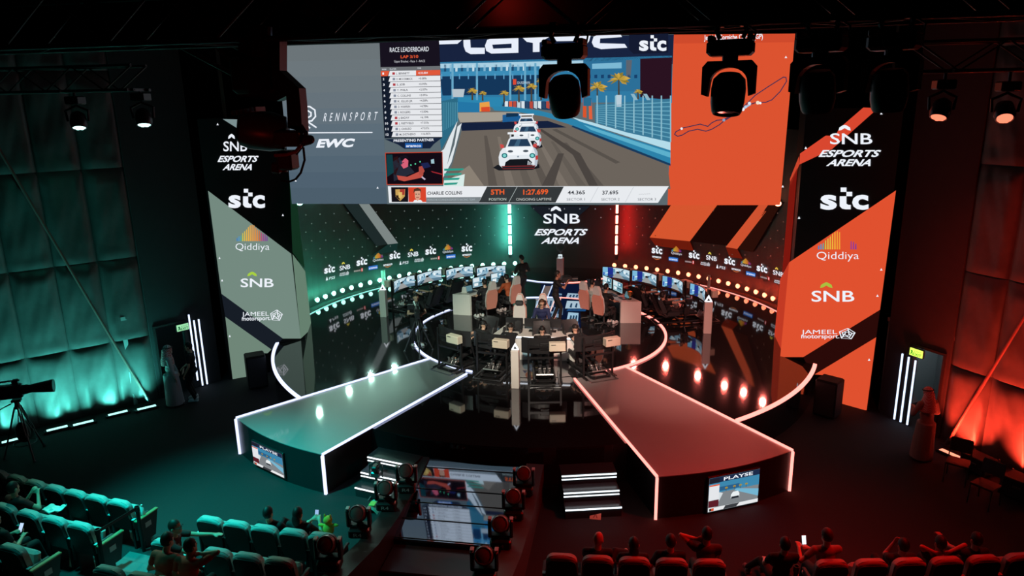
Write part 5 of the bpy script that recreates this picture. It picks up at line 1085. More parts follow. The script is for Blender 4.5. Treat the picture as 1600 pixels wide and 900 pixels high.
tripod_camera('tall black camera tripod on the carpet before the green wall', 'large black broadcast camera with a long lens silhouetted against the green wall', (-11.25, 13.35, 0), -1.05, 1.28, 1.35)
bg = thing('camera_bag', 'black bag hanging under the tripod before the green wall', 'bag', (-11.25, 13.35, .42)); k = MB(); k.ball((0, 0, .2), (.17, .14, .26), 12, 10); k.tube([(-.08, 0, .4), (0, 0, .8), (.08, 0, .4)], .012, 6); k.build('sack', BLACK, bg, False, True)
# white pillars
TRI = emit('pillar_sign_white', (.9, .95, 1), 1.4)
def pillar(label, P, h, w, tri=True, m=WHITE):
    t = thing('white_pillar', label, 'pillar', P); k = MB(); k.box((0, 0, h/2), (w, w, h), bev=.008); k.build('shaft', m, t, False)
    if tri:
        k = MB(); k.prism([V((-w*.5, 0, h)), V((w*.5, 0, h)), V((0, 0, h+w*.9))], (0, .03, 0)); o = k.build('triangle_sign', TRI, t, False)
        k = MB(); k.prism([V((-w*.2, -.004, h+w*.12)), V((w*.2, -.004, h+w*.12)), V((0, -.004, h+w*.5))], (0, .002, 0)); k.build('triangle_mark', BLACK, o, False)
    return t
pillar('white pillar with a lit triangle sign left of the green simulators', (-5.48, 22.45, S), .94, .22)
pillar('white pillar with a lit triangle sign right of the red simulators', (5.22, 21.85, S), 1.0, .24)
pillar('white pillar with a lit triangle sign at the front edge of the stage', (0.0, 16.8, S), 1.02, .2)
pillar('slim white post against the curved wall behind the left pillar', (-6.95, 26.6, S), .62, .14, False); pillar('slim white post against the curved wall behind the right pillar', (5.75, 26.9, S), .62, .10, False)
pl = pillar('white trophy plinth under the arena lettering', (-.07, 29.0, S), .72, .28, False, mat('plinth_pink_white', (.66, .56, .54), .4))
cb = thing('trophy_case', 'small lit trophy box on top of the white plinth', 'display case', (-.07, 29.0, S+.72)); k = MB(); k.box((0, 0, .07), (.16, .16, .14), bev=.01); k.build('box', emit('trophy_case_glow', (.75, .85, .9), 1), cb, False); k = MB(); k.box((-.04, -.083, .07), (.03, .004, .07)); k.box((.03, -.083, .07), (.04, .004, .07)); k.build('emblem', BLACK, cb, False)
k = thing('plinth_ring', 'dark round ring emblem standing behind the trophy box', 'emblem', (-.07, 29.15, S)); q = MB(); q.tube([(.17*math.cos(2*PI*i/20), 0, 1.13+.17*math.sin(2*PI*i/20)) for i in range(20)], .03, 6, True); q.box((0, 0, .5), (.04, .04, .96)); q.build('ring', METAL, k, False, True)
# ================================================================== THEATRE SEATS
FAB = mat('seat_fabric', (.34, .36, .35), .75, noise=.12, nscale=30); SHELL = mat('seat_back_shell', (.035, .035, .037), .5); PLATE = mat('armrest_plate', (.55, .56, .55), .4)
WOOD = mat('wood_cap', (.36, .20, .09), .45, noise=.25, nscale=14)
def seat(label, occupied=False):
    t = thing('theatre_seat', label, 'seat', (0, 0, 0)); B = lambda m, n, mt, p=None, sm=False: m.build(n, mt, p or t, False, sm)
    def outline(w, z0, z1, r, n=6):
        o = [(-w*.86, z0), (-w, z0+.18), (-w, z1-r)]
        o += [(-w+r-r*math.cos(PI/2*i/n), z1-r+r*math.sin(PI/2*i/n)) for i in range(1, n+1)]
        o += [(w-r+r*math.sin(PI/2*i/n), z1-r+r*math.cos(PI/2*i/n)) for i in range(n+1)]
        return o + [(w, z0+.18), (w*.86, z0)]
    tilt = .16
    def slab(out, y0, y1, crown=0): 
        a = [V((x, y0-(z-.4)*tilt-crown*(1-(x/.26)**2)*.5, z)) for x, z in out]; b = [V((x*.97, y1-(z-.4)*tilt, .4+(z-.4)*.99)) for x, z in out]
        m = MB(); n = len(out); m.add(a+b, [tuple(t_) for t_ in tessellate_polygon([[V((x, z, 0)) for x, z in out]])]+[tuple(i+n for i in reversed(t_)) for t_ in tessellate_polygon([[V((x, z, 0)) for x, z in out]])]+[(i, (i+1) % n, n+(i+1) % n, n+i) for i in range(n)]); return m
    B(slab(outline(.238, .40, .945, .10), .0, -.035), 'back_shell', SHELL)
    m = slab(outline(.25, .42, 1.0, .13), .015, .11, .0)
    # padded top roll
    pts = []
    for i in range(13): x = -.205+.41*i/12; pts.append(V((x, .035-.09, .955-.05*abs(2*i/12-1)**3)))
    m.tube(pts, [.042]+[.055]*11+[.042], 10); m.ball(pts[0], .045, 10, 8); m.ball(pts[-1], .045, 10, 8); B(m, 'back_cushion', FAB, None, True)
    m = MB()
    if occupied: m.box((0, .30, .42), (.46, .44, .11), bev=.04)
    else: m.box((0, .17, .58), (.46, .12, .40), Matrix.Rotation(-.2, 3, 'X'), bev=.04)
    B(m, 'seat_cushion', FAB)
    m = MB(); m.box((-.2, .1, .2), (.05, .24, .4)); m.box((.2, .1, .2), (.05, .24, .4)); m.box((0, .12, .38), (.44, .06, .05)); B(m, 'pedestal', BLACK)
    for s in (-1, 1):
        m = MB(); m.box((s*.285, .12, .40), (.05, .30, .42), bev=.015); m.box((s*.285, .13, .625), (.06, .36, .04), bev=.012); ar = B(m, 'armrest', SHELL)
        m = MB(); m.box((s*.285, -.03, .648), (.05, .07, .012)); B(m, 'armrest_plate', PLATE, ar)
    return t
def end_panel(P, t):
    """wood capped aisle panel with a letter plate, part of the aisle seat, in the seat's own frame"""
    m = MB(); x = .34; m.prism([V((x, .0, .16)), V((x, .30, .16)), V((x, .42, .62)), V((x, -.06, .62))], (.05, 0, 0)); m.box((x+.025, .12, .08), (.04, .12, .17)); p = m.build('end_panel', SHELL, t, False)
    m = MB(); m.box((x+.025, .18, .635), (.075, .52, .035), bev=.01); m.build('wood_cap', WOOD, p, False)
    m = MB(); m.box((x+.053, .17, .46), (.008, .13, .10)); pl_ = m.build('row_plate', PLATE, p, False)
S0 = seat('x'); S1 = seat('x', True); S0.hide_render = False
_used = {0: False, 1: False}
def put_seat(x, y0, z, label, grp, occ=False, end=False):
    k = 1 if occ else 0; src = (S0, S1)[k]; loc = (x, rowy(y0, x), z); rz = math.atan2(x, 38)
    if not _used[k]: o = src; o.location = loc; o.rotation_euler = (0, 0, rz); o['label'] = label; o['group'] = grp; FR[o.name] = Matrix.Translation(V(loc)) @ Matrix.Rotation(rz, 4, 'Z'); _used[k] = True; _first[k] = o
    else: o = dup(src, loc, rz, label, grp)
    if end: _ends.append(o)
    return o
_ends = []; _first = {}
ordn = ['first', 'second', 'third', 'fourth', 'fifth', 'sixth', 'seventh', 'eighth', 'ninth']
Y1, Y2, Y3 = 9.88, 8.80, 7.72
for i, x in enumerate((-10.15, -9.6, -9.05, -8.52, -7.98, -7.45, -6.92, -6.38)):
    put_seat(x, Y1, 0, 'empty teal lit theatre seat in the left front row, %s from its aisle end' % ordn[7-i], 'left front row seats', False, i == 7)
for i, x in enumerate((-8.6, -8.0, -7.4, -6.8, -6.22)): put_seat(x, Y2, .25, '%s teal lit theatre seat in the left second row, %s from the aisle' % ('occupied' if i == 1 else 'empty', ordn[4-i]), 'left second row seats', i == 1, i == 4)
for i, x in enumerate((-7.1, -6.5)): put_seat(x, Y3, .5, 'teal lit theatre seat at the bottom left corner, %s from the aisle' % ordn[1-i], 'left third row seats', i == 0, i == 1)
for i, x in enumerate((-4.38, -3.84, -3.29, -2.74, -2.2)): put_seat(x, Y1, 0, 'teal lit theatre seat in the middle front row, %s from the left aisle' % ordn[i], 'middle front row seats', i in (2, 3))
for i, x in enumerate((-3.5, -2.95, -2.4)): put_seat(x, Y2, .25, 'empty teal lit theatre seat in the middle second row, %s from the left' % ordn[i], 'middle second row seats', False)
put_seat(-4.62, Y3, .5, 'empty teal lit theatre seat at the bottom edge, left of the rust red shirts', 'middle third row seats', False)
for i, x in enumerate((1.85, 2.42, 2.99, 3.57, 4.15)): put_seat(x, Y1, 0, 'red lit theatre seat in the five seat front block, %s from the tunnel roof' % ordn[i], 'red front block seats', i in (1, 2, 3, 4))
for i, x in enumerate((6.02, 6.62, 7.21, 7.79, 8.37, 8.95, 9.53)): put_seat(x, Y1, 0, 'red lit theatre seat in the right front row, %s from its aisle' % ordn[i], 'right front row seats', i in (0, 2, 3, 4))
for o in _ends: end_panel(None, o)
bo = thing('water_bottle', 'clear plastic water bottle on the wood capped end panel of the left front row', 'bottle', (-6.03, 10.50, .655)); k = MB(); k.lathe([(.03, 0), (.033, .02), (.033, .13), (.014, .17), (.014, .185)], n=14); k.build('body', mat('clear_bottle', (.75, .85, .85), .12, spec=.8), bo, False, True); k = MB(); k.lathe([(.016, .185), (.016, .205)], n=12); k.build('cap', WHITE, bo, False)
# queue barrier posts
def barrier(label, P, h=.98, belt=None):
    t = thing('barrier_post', label, 'barrier', P); k = MB(); k.lathe([(.17, 0), (.17, .02), (.05, .05)], n=20); k.build('base', BLACK, t, False, True); k = MB(); k.cyl((0, 0, .03), (0, 0, h), .034, n=14); k.build('post', BLACK, t, False, True)
    k = MB(); k.cyl((0, 0, h-.09), (0, 0, h), .045, n=14); k.build('belt_head', BLKPL, t, False, True)
    if belt is not None:
        b = V(belt)-V(P); k = MB(); bu = V((0, 0, .03)); c0 = V((0, 0, h-.05)); k.prism([c0-bu, c0+b-bu, c0+b+bu, c0+bu], (.005, 0, 0)); bl = k.build('belt', BLACK, t, False)
        u = b.normalized(); nn = V((u.y, -u.x, 0)); nn = nn if nn.y < 0 else -nn; u2 = V((u.x, u.y, 0)) if u.x > 0 else -u
        cv = Canvas(lambda x, y, L: b/2+V((0, 0, h-.05)) + u2*(x-.5)*b.length*.8 + nn*.005 + V((0, 0, .03-.06*y)))
        [cv.poly([(.1+.045*i, .92), (.13+.045*i, .75), (.14+.045*i, .25), (.11+.045*i, .25)], mat('belt_print', (.7, .7, .7), .6), 1) for i in range(8)]; cv.poly([(.1, .9), (.46, .9), (.46, .97), (.1, .97)], mat('belt_print'), 1)
        cv.build('print', bl, False)
    return t
p1 = V((-5.93, 10.26, .0)); p2 = V((-5.84, 9.2, .265))
barrier('black belt barrier post behind the left front row end panel', p1); barrier('black belt barrier post with a lettered belt at the left second row end', p2, .95, (p1.x, p1.y, .05))
barrier('black belt barrier post standing left of the right front row', (5.45, 10.1, 0), 1.0)
# ================================================================== AUDIENCE
def aud(lab, x, y0, z, turn_rz=0.0, **kw):
    p = dict(pelvis=(0, .22, .54), lean=-.12, hands=((-.16, .55, .62), (.16, .55, .62)), feet=((-.12, .72, .0), (.12, .75, .0)), kneeL=(0, 1, .8), kneeR=(0, 1, .8), head=(0, 1, -.05)); p.update(kw)
    return human('p', lab, (x, rowy(y0, x), z), math.atan2(x, 38)+turn_rz, **p)
def phone(lab, P, rz, col, tilt=.5):
    t = thing('phone', lab, 'phone', P, rz); k = MB(); k.box((0, 0, 0), (.075, .012, .15), Matrix.Rotation(-tilt, 3, 'X'), bev=.004); k.build('case', BLKPL, t, False)
    k = MB(); k.box((0, -.0075, 0), (.066, .002, .14), Matrix.Rotation(-tilt, 3, 'X')); 
    for i in range(4, len(k.v)): pass
    k.build('display', emit('phone_display_'+col.lstrip('#'), hexc(col), 1.2, False), t, False); return t
TS = '#c8402c'
aud('seated person in dark red with both hands raised in the left second row', -8.0, Y2, .25, hands=((.05, .42, .98), (.2, .44, .96)), shirt='#5c1414', sleeves=.5, pants='#0e1012', shoes='#c8d4cc')
pb = thing('paper_sheet', 'crumpled pale paper on the lap of the person in the left second row', 'paper', (-7.45, rowy(Y2, -7.45)+.5, .95)); k = MB(); rnd = random.Random(5); k.grid(lambda u, v: V(((u-.5)*.36, (v-.5)*.22, .03*math.sin(u*9)*math.cos(v*7)+.015*rnd.random())), 8, 6); k.grid(lambda u, v: V(((u-.5)*.36, (v-.5)*.22, -.006+.03*math.sin(u*9)*math.cos(v*7))), 8, 6); k.build('sheet', WHITE, pb, False)
aud('seated person at the bottom left corner holding a bright phone', -7.1, Y3, .5, hands=((-.05, .45, .78), (.14, .45, .74)), shirt='#101418', sleeves=.5)
phone('phone with a bright blue white display at the bottom left corner', (-6.98, rowy(Y3, -7.1)+.52, 1.34), 0, '#b8d0f0', .6)
gx = on_z((250, 826), 1.5).x; r1 = on_z((238, 850), 1.78).x; r2 = on_z((268, 866), 1.78).x
put_seat(gx, Y2, .25, 'teal lit theatre seat in the middle second row, under the man in glasses', 'middle second row seats', True)
put_seat(r1, Y3, .5, 'teal lit theatre seat under the left man in a rust red shirt', 'middle third row seats', True); put_seat(r2, Y3, .5, 'teal lit theatre seat under the right man in a rust red shirt', 'middle third row seats', True)
aud('man in glasses and a maroon polo turned right with both arms stretched over the seat', gx, Y2, .25, -1.2, lean=.16, pelvis=(0, .05, .54), hands=((-.26, .66, .86), (.14, .68, .74)), feet=((-.1, .5, 0), (.12, .5, 0)), head=(.1, 1, 0), glasses=True, shirt='#4a1010', skin='#c89880', hair='#1c1208', pants='#101418', grip=.1, elb=(.5, 0, -.8))
aud('man in a rust red shirt from behind, nearest the left aisle', r1, Y3, .5, lean=.34, pelvis=(0, .3, .55), shirt=TS, pants='#101418', hair='#1c140c', skin='#c09078', hands=((-.2, .62, .62), (.2, .62, .62)), head=(.2, 1, -.2))
aud('man in a rust red shirt raising a drink, right of the other red shirt', r2, Y3, .5, lean=.28, pelvis=(0, .3, .53), shirt=TS, pants='#101418', hair='#0c0a08', hands=((-.14, .6, .64), (.16, .5, 1.06)), head=(.3, 1, -.05), skin='#c09078')
for nm_, px_, rr, zz in (('left', r1, Y3, .5), ('right', r2, Y3, .5)):
    pass
aud('dark haired person in the middle front row, feet up, beside the headphones', -3.29, Y1, 0, pelvis=(0, .26, .50), lean=-.28, shirt='#0e1214', feet=((-.12, .95, .28), (.12, 1.0, .3)), shoes='#b8c8a0', hair='#050505')
aud('long haired person in the middle front row holding a small phone', -2.74, Y1, 0, pelvis=(0, .26, .52), lean=-.2, shirt='#0e1418', hair='#050505', hairlen=.12, hands=((.05, .5, .86), (.2, .5, .86)))
phone('small lit phone held in the middle front row', (-2.6, rowy(Y1, -2.74)+.6, .92), 0, '#8fb0d8', .4)
yb = thing('plush_toy', 'yellow plush toy on the rail of the middle front row', 'toy', (-2.3, rowy(Y1, -2.3)+.42, .66)); k = MB(); k.ball((0, 0, .12), (.10, .09, .13), 12, 8); k.ball((.0, 0, .29), (.08, .075, .08), 12, 8); k.ball((-.12, 0, .18), (.07, .03, .03)); k.ball((.12, 0, .2), (.07, .03, .03)); k.ball((-.05, 0, .36), (.02, .015, .05)); k.ball((.05, 0, .36), (.02, .015, .05)); k.build('body', mat('yellow_plush', (.75, .62, .08), .9), yb, False, True)
aud('shaven headed man in the second seat of the red front block, leg crossed', 2.42, Y1, 0, pelvis=(0, .2, .52), shirt='#181010', cap='bald', skin='#b87860', head=(.5, 1, 0), feet=((-.1, .75, 0), (.5, .78, .42)), kneeR=(.3, .5, 1), shoes='#c8b8a8')
aud('person in a dark hooded top in the third seat of the red front block', 2.99, Y1, 0, pelvis=(0, .24, .46), lean=-.2, shirt='#160c0c', hair='#140a0a', hairlen=.05)
aud('short haired man in the fourth seat of the red front block, arm out', 3.57, Y1, 0, pelvis=(0, .2, .52), shirt='#1a0e0e', hair='#2a1410', skin='#b87860', hands=((-.38, .25, .68), (.16, .5, .6)))
aud('man with hand raised to his face in the last seat of the red front block', 4.15, Y1, 0, pelvis=(0, .22, .6), lean=.0, shirt='#3a1010', hair='#1c0e0c', skin='#b87860', hands=((-.16, .28, 1.16), (.16, .5, .6)), sleeves=.4)
aud('man in a pale shirt watching a bright phone in the right front row', 6.02, Y1, 0, pelvis=(0, .2, .6), lean=-.02, shirt='#8a6a64', hair='#3a1c18', skin='#c08068', hands=((-.34, .42, .92), (-.16, .45, .88)), head=(-.25, 1, -.15))
phone('phone with a bright white display in the right front row', (5.72, rowy(Y1, 6.02)+.5, .98), .2, '#f0f4ff', .35)
aud('person on the aisle side of the right front row, legs stretched out', 5.35, Y1, 0, pelvis=(0, .25, .5), lean=-.2, shirt='#120a0a', pants='#1c0c0c', shoes='#6a3a34', hair='#0c0606', feet=((-.3, .9, .1), (-.05, .95, .1)))
aud('person with one hand lifted in the third seat of the right front row', 7.21, Y1, 0, pelvis=(0, .3, .44), lean=-.25, shirt='#140a0a', hands=((.0, .42, .98), (.16, .5, .6)), skin='#b06858', hair='#0c0606')
aud('person with both elbows raised in the fourth seat of the right front row', 7.79, Y1, 0, pelvis=(0, .28, .46), lean=-.22, shirt='#180c0c', hands=((-.12, .1, 1.0), (.12, .1, 1.0)), elb=(1, .1, .3), skin='#b06858', hair='#0c0606')
aud('person pointing an arm forward at the right end of the right front row', 8.37, Y1, 0, pelvis=(0, .28, .48), lean=-.2, shirt='#140a0a', hands=((-.2, .72, .86), (.16, .5, .6)), skin='#b06858', hair='#0c0606', sleeves=.3)
# people at the doors
human('p', 'man in a long white thobe and a red checked headscarf at the left doorway', (-9.55, 16.55, 0), R_(-55), pelvis=.93, hands=((-.22, .18, .86), (.22, .12, .80)), feet=((-.1, 0, 0), (.1, .06, 0)), robe='#b8bcbc', cap='ghutra', head=(0, 1, 0), sleeves=1.9, shoes='#2a2018')
human('p', 'man in dark clothes facing the man in the white thobe, holding a brown envelope', (-9.15, 16.95, 0), R_(110), pelvis=.91, hands=((-.26, .15, .86), (.14, .26, .95)), feet=((-.12, 0, 0), (.12, .05, 0)), shirt='#0a0c14', pants='#0a0a10', head=(.1, 1, -.1), hair='#0a0808')
en = thing('envelope', 'brown envelope in the hands of the man in dark clothes', 'envelope', (-9.37, 16.84, .88), R_(110)); k = MB(); k.box((0, 0, 0), (.2, .012, .14), Matrix.Rotation(.2, 3, 'X')); k.build('sleeve', mat('brown_paper', (.45, .32, .18), .8), en, False)
human('p', 'person in a pale robe and headscarf standing by the right doorway', (9.42, 15.95, 0), R_(20), pelvis=.90, lean=.08, hands=((-.15, .28, 1.15), (.18, .25, 1.0)), feet=((-.1, 0, 0), (.1, .04, 0)), robe='#a09490', cap='ghutra', head=(-.2, 1, -.2), sleeves=1.9, shoes='#2a1414')
# ================================================================== TRUSSES, MOVING HEADS
TRS = mat('truss_black', (.05, .045, .045), .4, metal=.5)
def truss(label, A, B, w, h, r=.03, step=.6):
    A, B = V(A), V(B); d = (B-A); L = d.length; d.normalize(); sde = d.cross(V((0, 0, 1))).normalized()*w/2; up = V((0, 0, h/2))
    t = thing('lighting_truss', label, 'truss', (A+B)/2)
    for i, (a, b) in enumerate(((1, 1), (1, -1), (-1, -1), (-1, 1))):
        m = MB(); m.cyl(A+sde*a+up*b, B+sde*a+up*b, r, n=8); m.build('chord', TRS, t)
    n = int(L/step)
    for nm, a0, b0, a1, b1 in (('front_lattice', 1, 1, 1, -1), ('rear_lattice', -1, 1, -1, -1), ('lower_lattice', 1, -1, -1, -1), ('upper_lattice', 1, 1, -1, 1)):
        m = MB()
        pts = [A+d*(L*i/n)+(sde*a0+up*b0 if i % 2 == 0 else sde*a1+up*b1) for i in range(n+1)]
        m.tube(pts, r*.6, 6); m.build(nm, TRS, t)
    return t
truss('black box truss spanning the hall above the front seats, carrying two moving heads', (-8, 7.2, 8.88), (12, 7.2, 8.88), .5, .5)
truss('dark red lit truss running diagonally under the ceiling at the upper left', on_y((170, -10), 9.0), on_y((385, 105), 9.6), .4, .4, .025)
truss('dark truss above the green padded wall carrying two teal wash lights', (-13, 13.0, 8.55), (-6.6, 13.0, 8.55), .45, .45); truss('dark truss above the red padded wall carrying two red wash lights', (7.2, 13.0, 8.55), (11.8, 13.0, 8.55), .45, .45)
rail = thing('cable_tray', 'black cable tray and drapes packed above the front truss', 'tray', (2, 7.9, 9.2)); k = MB(); k.box((2, 7.9, 9.05), (20, .08, .7)); k.build('drape', BLACK, rail); k = MB(); k.box((2, 7.75, 8.72), (20, .2, .04)); k.build('tray', BLKPL, rail)
def hanging_head(label, P, rz, sc=1.0, tilt=.3, lens=None, lamp=None, grp=None, red=False):
    """moving head hung base up; P is the underside of the truss chord"""
    t = thing('moving_head', label, 'stage light', P, rz, grp); B = lambda m, n, mt, p=None, sm=False: m.build(n, mt, p or t, False, sm)
    for s in (-1, 1): k = MB(); k.tube([(s*.1*sc, 0, .03), (s*.13*sc, 0, -.05*sc), (s*.1*sc, 0, -.12*sc)], .022*sc, 6); k.box((s*.1*sc, 0, .02), (.06*sc, .1*sc, .08*sc)); B(k, 'clamp', METAL)
    k = MB(); k.box((0, 0, -.2*sc), (.40*sc, .26*sc, .14*sc), bev=.03*sc)
    for s in (-1, 1): k.box((s*.17*sc, 0, -.12*sc), (.05*sc, .2*sc, .06*sc), bev=.01)
    B(k, 'base', BLKPL)
    k = MB(); k.cyl((0, 0, -.26*sc), (0, 0, -.31*sc), .07*sc, n=16)
    ou = [(-.235, -.60), (-.235, -.36), (-.19, -.31), (.19, -.31), (.235, -.36), (.235, -.60), (.18, -.62)] + [(.165*math.cos(a), -.50+.13*math.sin(a)) for a in [PI*i/12 for i in range(13)]] + [(-.18, -.62)]
    k.prism([V((x*sc, -.06*sc, z*sc)) for x, z in ou], (0, .12*sc, 0)); yk = B(k, 'yoke', BLKPL)
    q = Matrix.Rotation(tilt, 4, 'X'); k = MB(); c = V((0, 0, -.56*sc)); f = lambda z: z
    prof = [(.02, .145), (.10, .135), (.142, .09), (.155, .0), (.15, -.12), (.135, -.2), (.12, -.225), (.11, -.225), (.105, -.20)]
    k.lathe([(r*sc, z*sc) for r, z in prof], (0, 0, 0), 22); k.v = [c + (q @ v) for v in k.v]; hd = B(k, 'head', BLKPL, None, True)
    k = MB(); k.lathe([(.10*sc, -.205*sc), (.10*sc, -.21*sc)], (0, 0, 0), 20); k.v = [c + (q @ v) for v in k.v]; B(k, 'lens', lens or mat('dark_lens', (.02, .02, .025), .08), hd)
    k = MB(); k.tube([(.12*sc, .05, 0), (.2*sc, .1, -.06*sc), (.18*sc, .1, -.16*sc)], .01, 6); B(k, 'cable', BLACK)
    return t
hanging_head('large black moving head hanging in front of the race picture', (2.16, 7.0, 8.63), R_(-8), 1.0, .35, grp='moving heads on the front truss')
hanging_head('large black moving head hanging in front of the orange screen panel', (3.66, 7.0, 8.62), R_(-14), 1.0, -.25, grp='moving heads on the front truss')
hanging_head('dark moving head hanging between the screen and the right orange tower', (4.42, 6.96, 8.63), R_(-30), 1.0, .2, grp='moving heads on the front truss'); hanging_head('dark moving head hanging above the top of the right orange tower', (5.02, 6.96, 8.63), R_(-35), 1.0, .1, grp='moving heads on the front truss')
TLN = emit('teal_wash_lens_hung', (.55, 1, .95), 3.0); RLN = emit('red_wash_lens_hung', (1, .2, .11), 1.7)
def wash_head(label, px, y, m, tgt, grp):
    P = on_y(px, y); t = thing('wash_light', label, 'stage light', (P.x, P.y, P.z), 0, grp); d = (V(tgt)-P).normalized(); q = d.to_track_quat('Z', 'Y')
    k = MB(); k.lathe([(.06, -.34), (.13, -.28), (.16, -.1), (.14, -.02), (.125, 0), (.115, -.02)], P, 20, q); h = k.build('head', BLKPL, t, True, True)
    k = MB()
    for i in range(7):
        o = V((0, 0, 0)) if i == 0 else V((.07*math.cos(i*PI/3), .07*math.sin(i*PI/3), 0)); k.lathe([(.033, -.012), (.033, .002)], P+(q @ o), 12, q)
    k.lathe([(.112, -.02), (.112, -.012)], P, 20, q); k.build('lens', m, h)
    c = P-d*.15; k = MB(); sx = q @ V((1, 0, 0)); k.tube([c+sx*.18, c+sx*.2+V((0, 0, .2)), c+V((0, 0, .3)), c-sx*.2+V((0, 0, .2)), c-sx*.18], .025, 8); k.build('yoke', BLKPL, t)
    k = MB(); k.box(c+V((0, 0, .4)), (.3, .26, .16), bev=.02); k.cyl(c+V((0, 0, .46)), (c.x, c.y, 8.33), .025); k.box((c.x, 13.0, 8.325), (.06, .7, .05)); k.build('base', BLKPL, t)
    return t
wash_head('lit teal wash light hanging over the left seats, further left', (124, 200.5), 13.0, TLN, (-6.5, 10.5, 0), 'hung teal wash lights'); wash_head('lit teal wash light hanging over the left seats, nearer the screen', (225.5, 196), 13.0, TLN, (-5.2, 10.5, 0), 'hung teal wash lights')
wash_head('lit red wash light hanging at the upper right, nearer the orange tower', (1466, 184.5), 13.0, RLN, (5.0, 9.5, 0), 'hung red wash lights'); wash_head('lit red wash light hanging at the upper right, near the picture edge', (1570, 186), 13.0, RLN, (7, 6, 0), 'hung red wash lights')
# big articulated fixture in front of the left tower
ar = thing('robotic_light_arm', 'bulky red lit robotic light on a bent black arm before the left tower', 'stage light', on_y((440, 60), 7.0))
Y = 7.0; P7 = lambda x, y, dy=0: on_y((x, y), Y) + V((0, dy, 0))
k = MB(); k.prism([P7(*p) for p in ((372, 70), (372, 150), (432, 158), (447, 150), (450, 200), (472, 206), (470, 170), (467, 138), (437, 110), (437, 62))], (0, .16, 0)); k.build('arm', BLKPL, ar)
k = MB(); k.cyl(P7(404, 40), P7(404, 90), .13, n=16); k.cyl(P7(404, 40), V((P7(404, 40).x, 7.0, 8.62)), .05); k.box(P7(395, 118, .05), (.42, .3, .36), bev=.04); k.build('mount', BLKPL, ar)
q = (P7(372, 198)-P7(446, 212)).normalized(); qq = V((q.x-.1, -.5, q.z)).normalized().to_track_quat('Z', 'Y'); RB = mat('fixture_black', (.07, .06, .06), .35, noise=.1)
k = MB(); k.lathe([(.10, -.28), (.17, -.24), (.20, -.1), (.20, .1), (.17, .2), (.13, .22)], P7(408, 204), 20, qq); hb = k.build('head', RB, ar, True, True)
k = MB(); k.lathe([(.13, .222), (.13, .226)], P7(408, 204), 20, qq); k.build('lens', mat('dark_lens'), hb)
k = MB()
for i in range(6): k.box(P7(380+i*7, 176-i*1.2, -.12), (.02, .2, .05), bev=.004)
k.build('cooling_fins', RB, hb)
k = MB(); k.box(P7(455, 216), (.28, .26, .16), bev=.02); k.cyl(P7(470, 222), P7(484, 218), .05, n=12); k.ball(P7(485, 218), .045, 10, 8); k.build('joint', RB, ar, True)
k = MB(); k.box(P7(450, 250), (.16, .2, .2), bev=.02); k.cyl(P7(440, 240), P7(440, 268), .06, n=12); k.box(P7(432, 262), (.1, .1, .12), bev=.02); k.build('motor', RB, ar)
k = MB(); k.tube([P7(462, 240), P7(476, 222), P7(478, 208), P7(470, 196)], .022, 8); k.tube([P7(474, 230), P7(476, 250), P7(470, 270), P7(462, 280), P7(452, 284), P7(440, 282)], .012, 6); k.build('cable', BLACK, ar)
k = MB(); k.tube([P7(440, 241, -.15), P7(458, 240, -.15), P7(470, 236, -.12), P7(474, 226, -.05)], .018, 8); k.build('hose', mat('hose_red', (.35, .04, .03), .4), ar)
# ------------------------------------------------------------------ moving heads standing along the tunnel roof
def floor_head(label, px, dz, rz, tilt, grp):
    z = .5
    for _ in range(12): P = on_z(px, z); z = PZ(P.y)
    P = on_z(px, z+.002)
    t = thing('floor_moving_head', label, 'stage light', P, rz, grp); B = lambda m, n, mt, p=None, sm=False: m.build(n, mt, p or t, False, sm)
    k = MB(); k.box((0, 0, .09), (.36, .28, .17), bev=.025); bs = B(k, 'base', BLKPL)
    cv = Canvas(uvmap((-.1, -.142, .14), (.2, 0, 0), (0, 0, -.1), (0, -1, 0))); cv.text('R4', (.1, .85), (.8, .85), .7, mat('marker_white', (.6, .6, .6), .7), 0); cv.build('marking', bs, False)
    k = MB(); k.cyl((0, 0, .17), (0, 0, .21), .08, n=16)
    for s in (-1, 1): k.box((s*.185, 0, .36), (.055, .16, .34), bev=.02)
    k.box((0, 0, .215), (.40, .15, .05), bev=.015); B(k, 'yoke', BLKPL)
    for s in (-1, 1): k = MB(); k.box((s*.185, 0, .535), (.06, .1, .02), bev=.005); B(k, 'arm_cap', PLATE)
    HB = mat('moving_head_shell', (.16, .15, .15), .3, noise=.05); q = Matrix.Rotation(tilt, 4, 'X'); c = V((0, 0, .43))
    k = MB(); k.lathe([(.03, -.2), (.11, -.17), (.145, -.08), (.15, .02), (.14, .14), (.125, .17), (.115, .17), (.11, .15)], (0, 0, 0), 22); k.v = [c+(q @ v) for v in k.v]; hd = B(k, 'head', HB, None, True)
    k = MB(); k.lathe([(.112, .150), (.108, .162), (.06, .178), (.01, .182)], (0, 0, 0), 20); k.v = [c+(q @ v) for v in k.v]; B(k, 'lens', mat('grey_lens', (.20, .19, .18), .12, coat=.5), hd, True)
    k = MB(); k.lathe([(.153, .03), (.156, .04), (.153, .075), (.149, .08)], (0, 0, 0), 22); k.v = [c+(q @ v) for v in k.v]; B(k, 'band', BLACK, hd, True)
    return t
for i, px in enumerate(((637, 766), (605, 794), (563, 836), (516, 888))): floor_head('%s moving head in the teal lit line left of the tunnel roof' % ('farthest', 'second farthest', 'third farthest', 'nearest')[i], px, 0, R_(8), R_(58), 'moving heads left of the tunnel roof')
for i, px in enumerate(((819, 771), (803, 808), (783, 853), (758, 906))): floor_head('%s moving head in the red lit line right of the tunnel roof' % ('farthest', 'second farthest', 'third farthest', 'nearest')[i], px, 0, R_(6), R_(58), 'moving heads right of the tunnel roof')
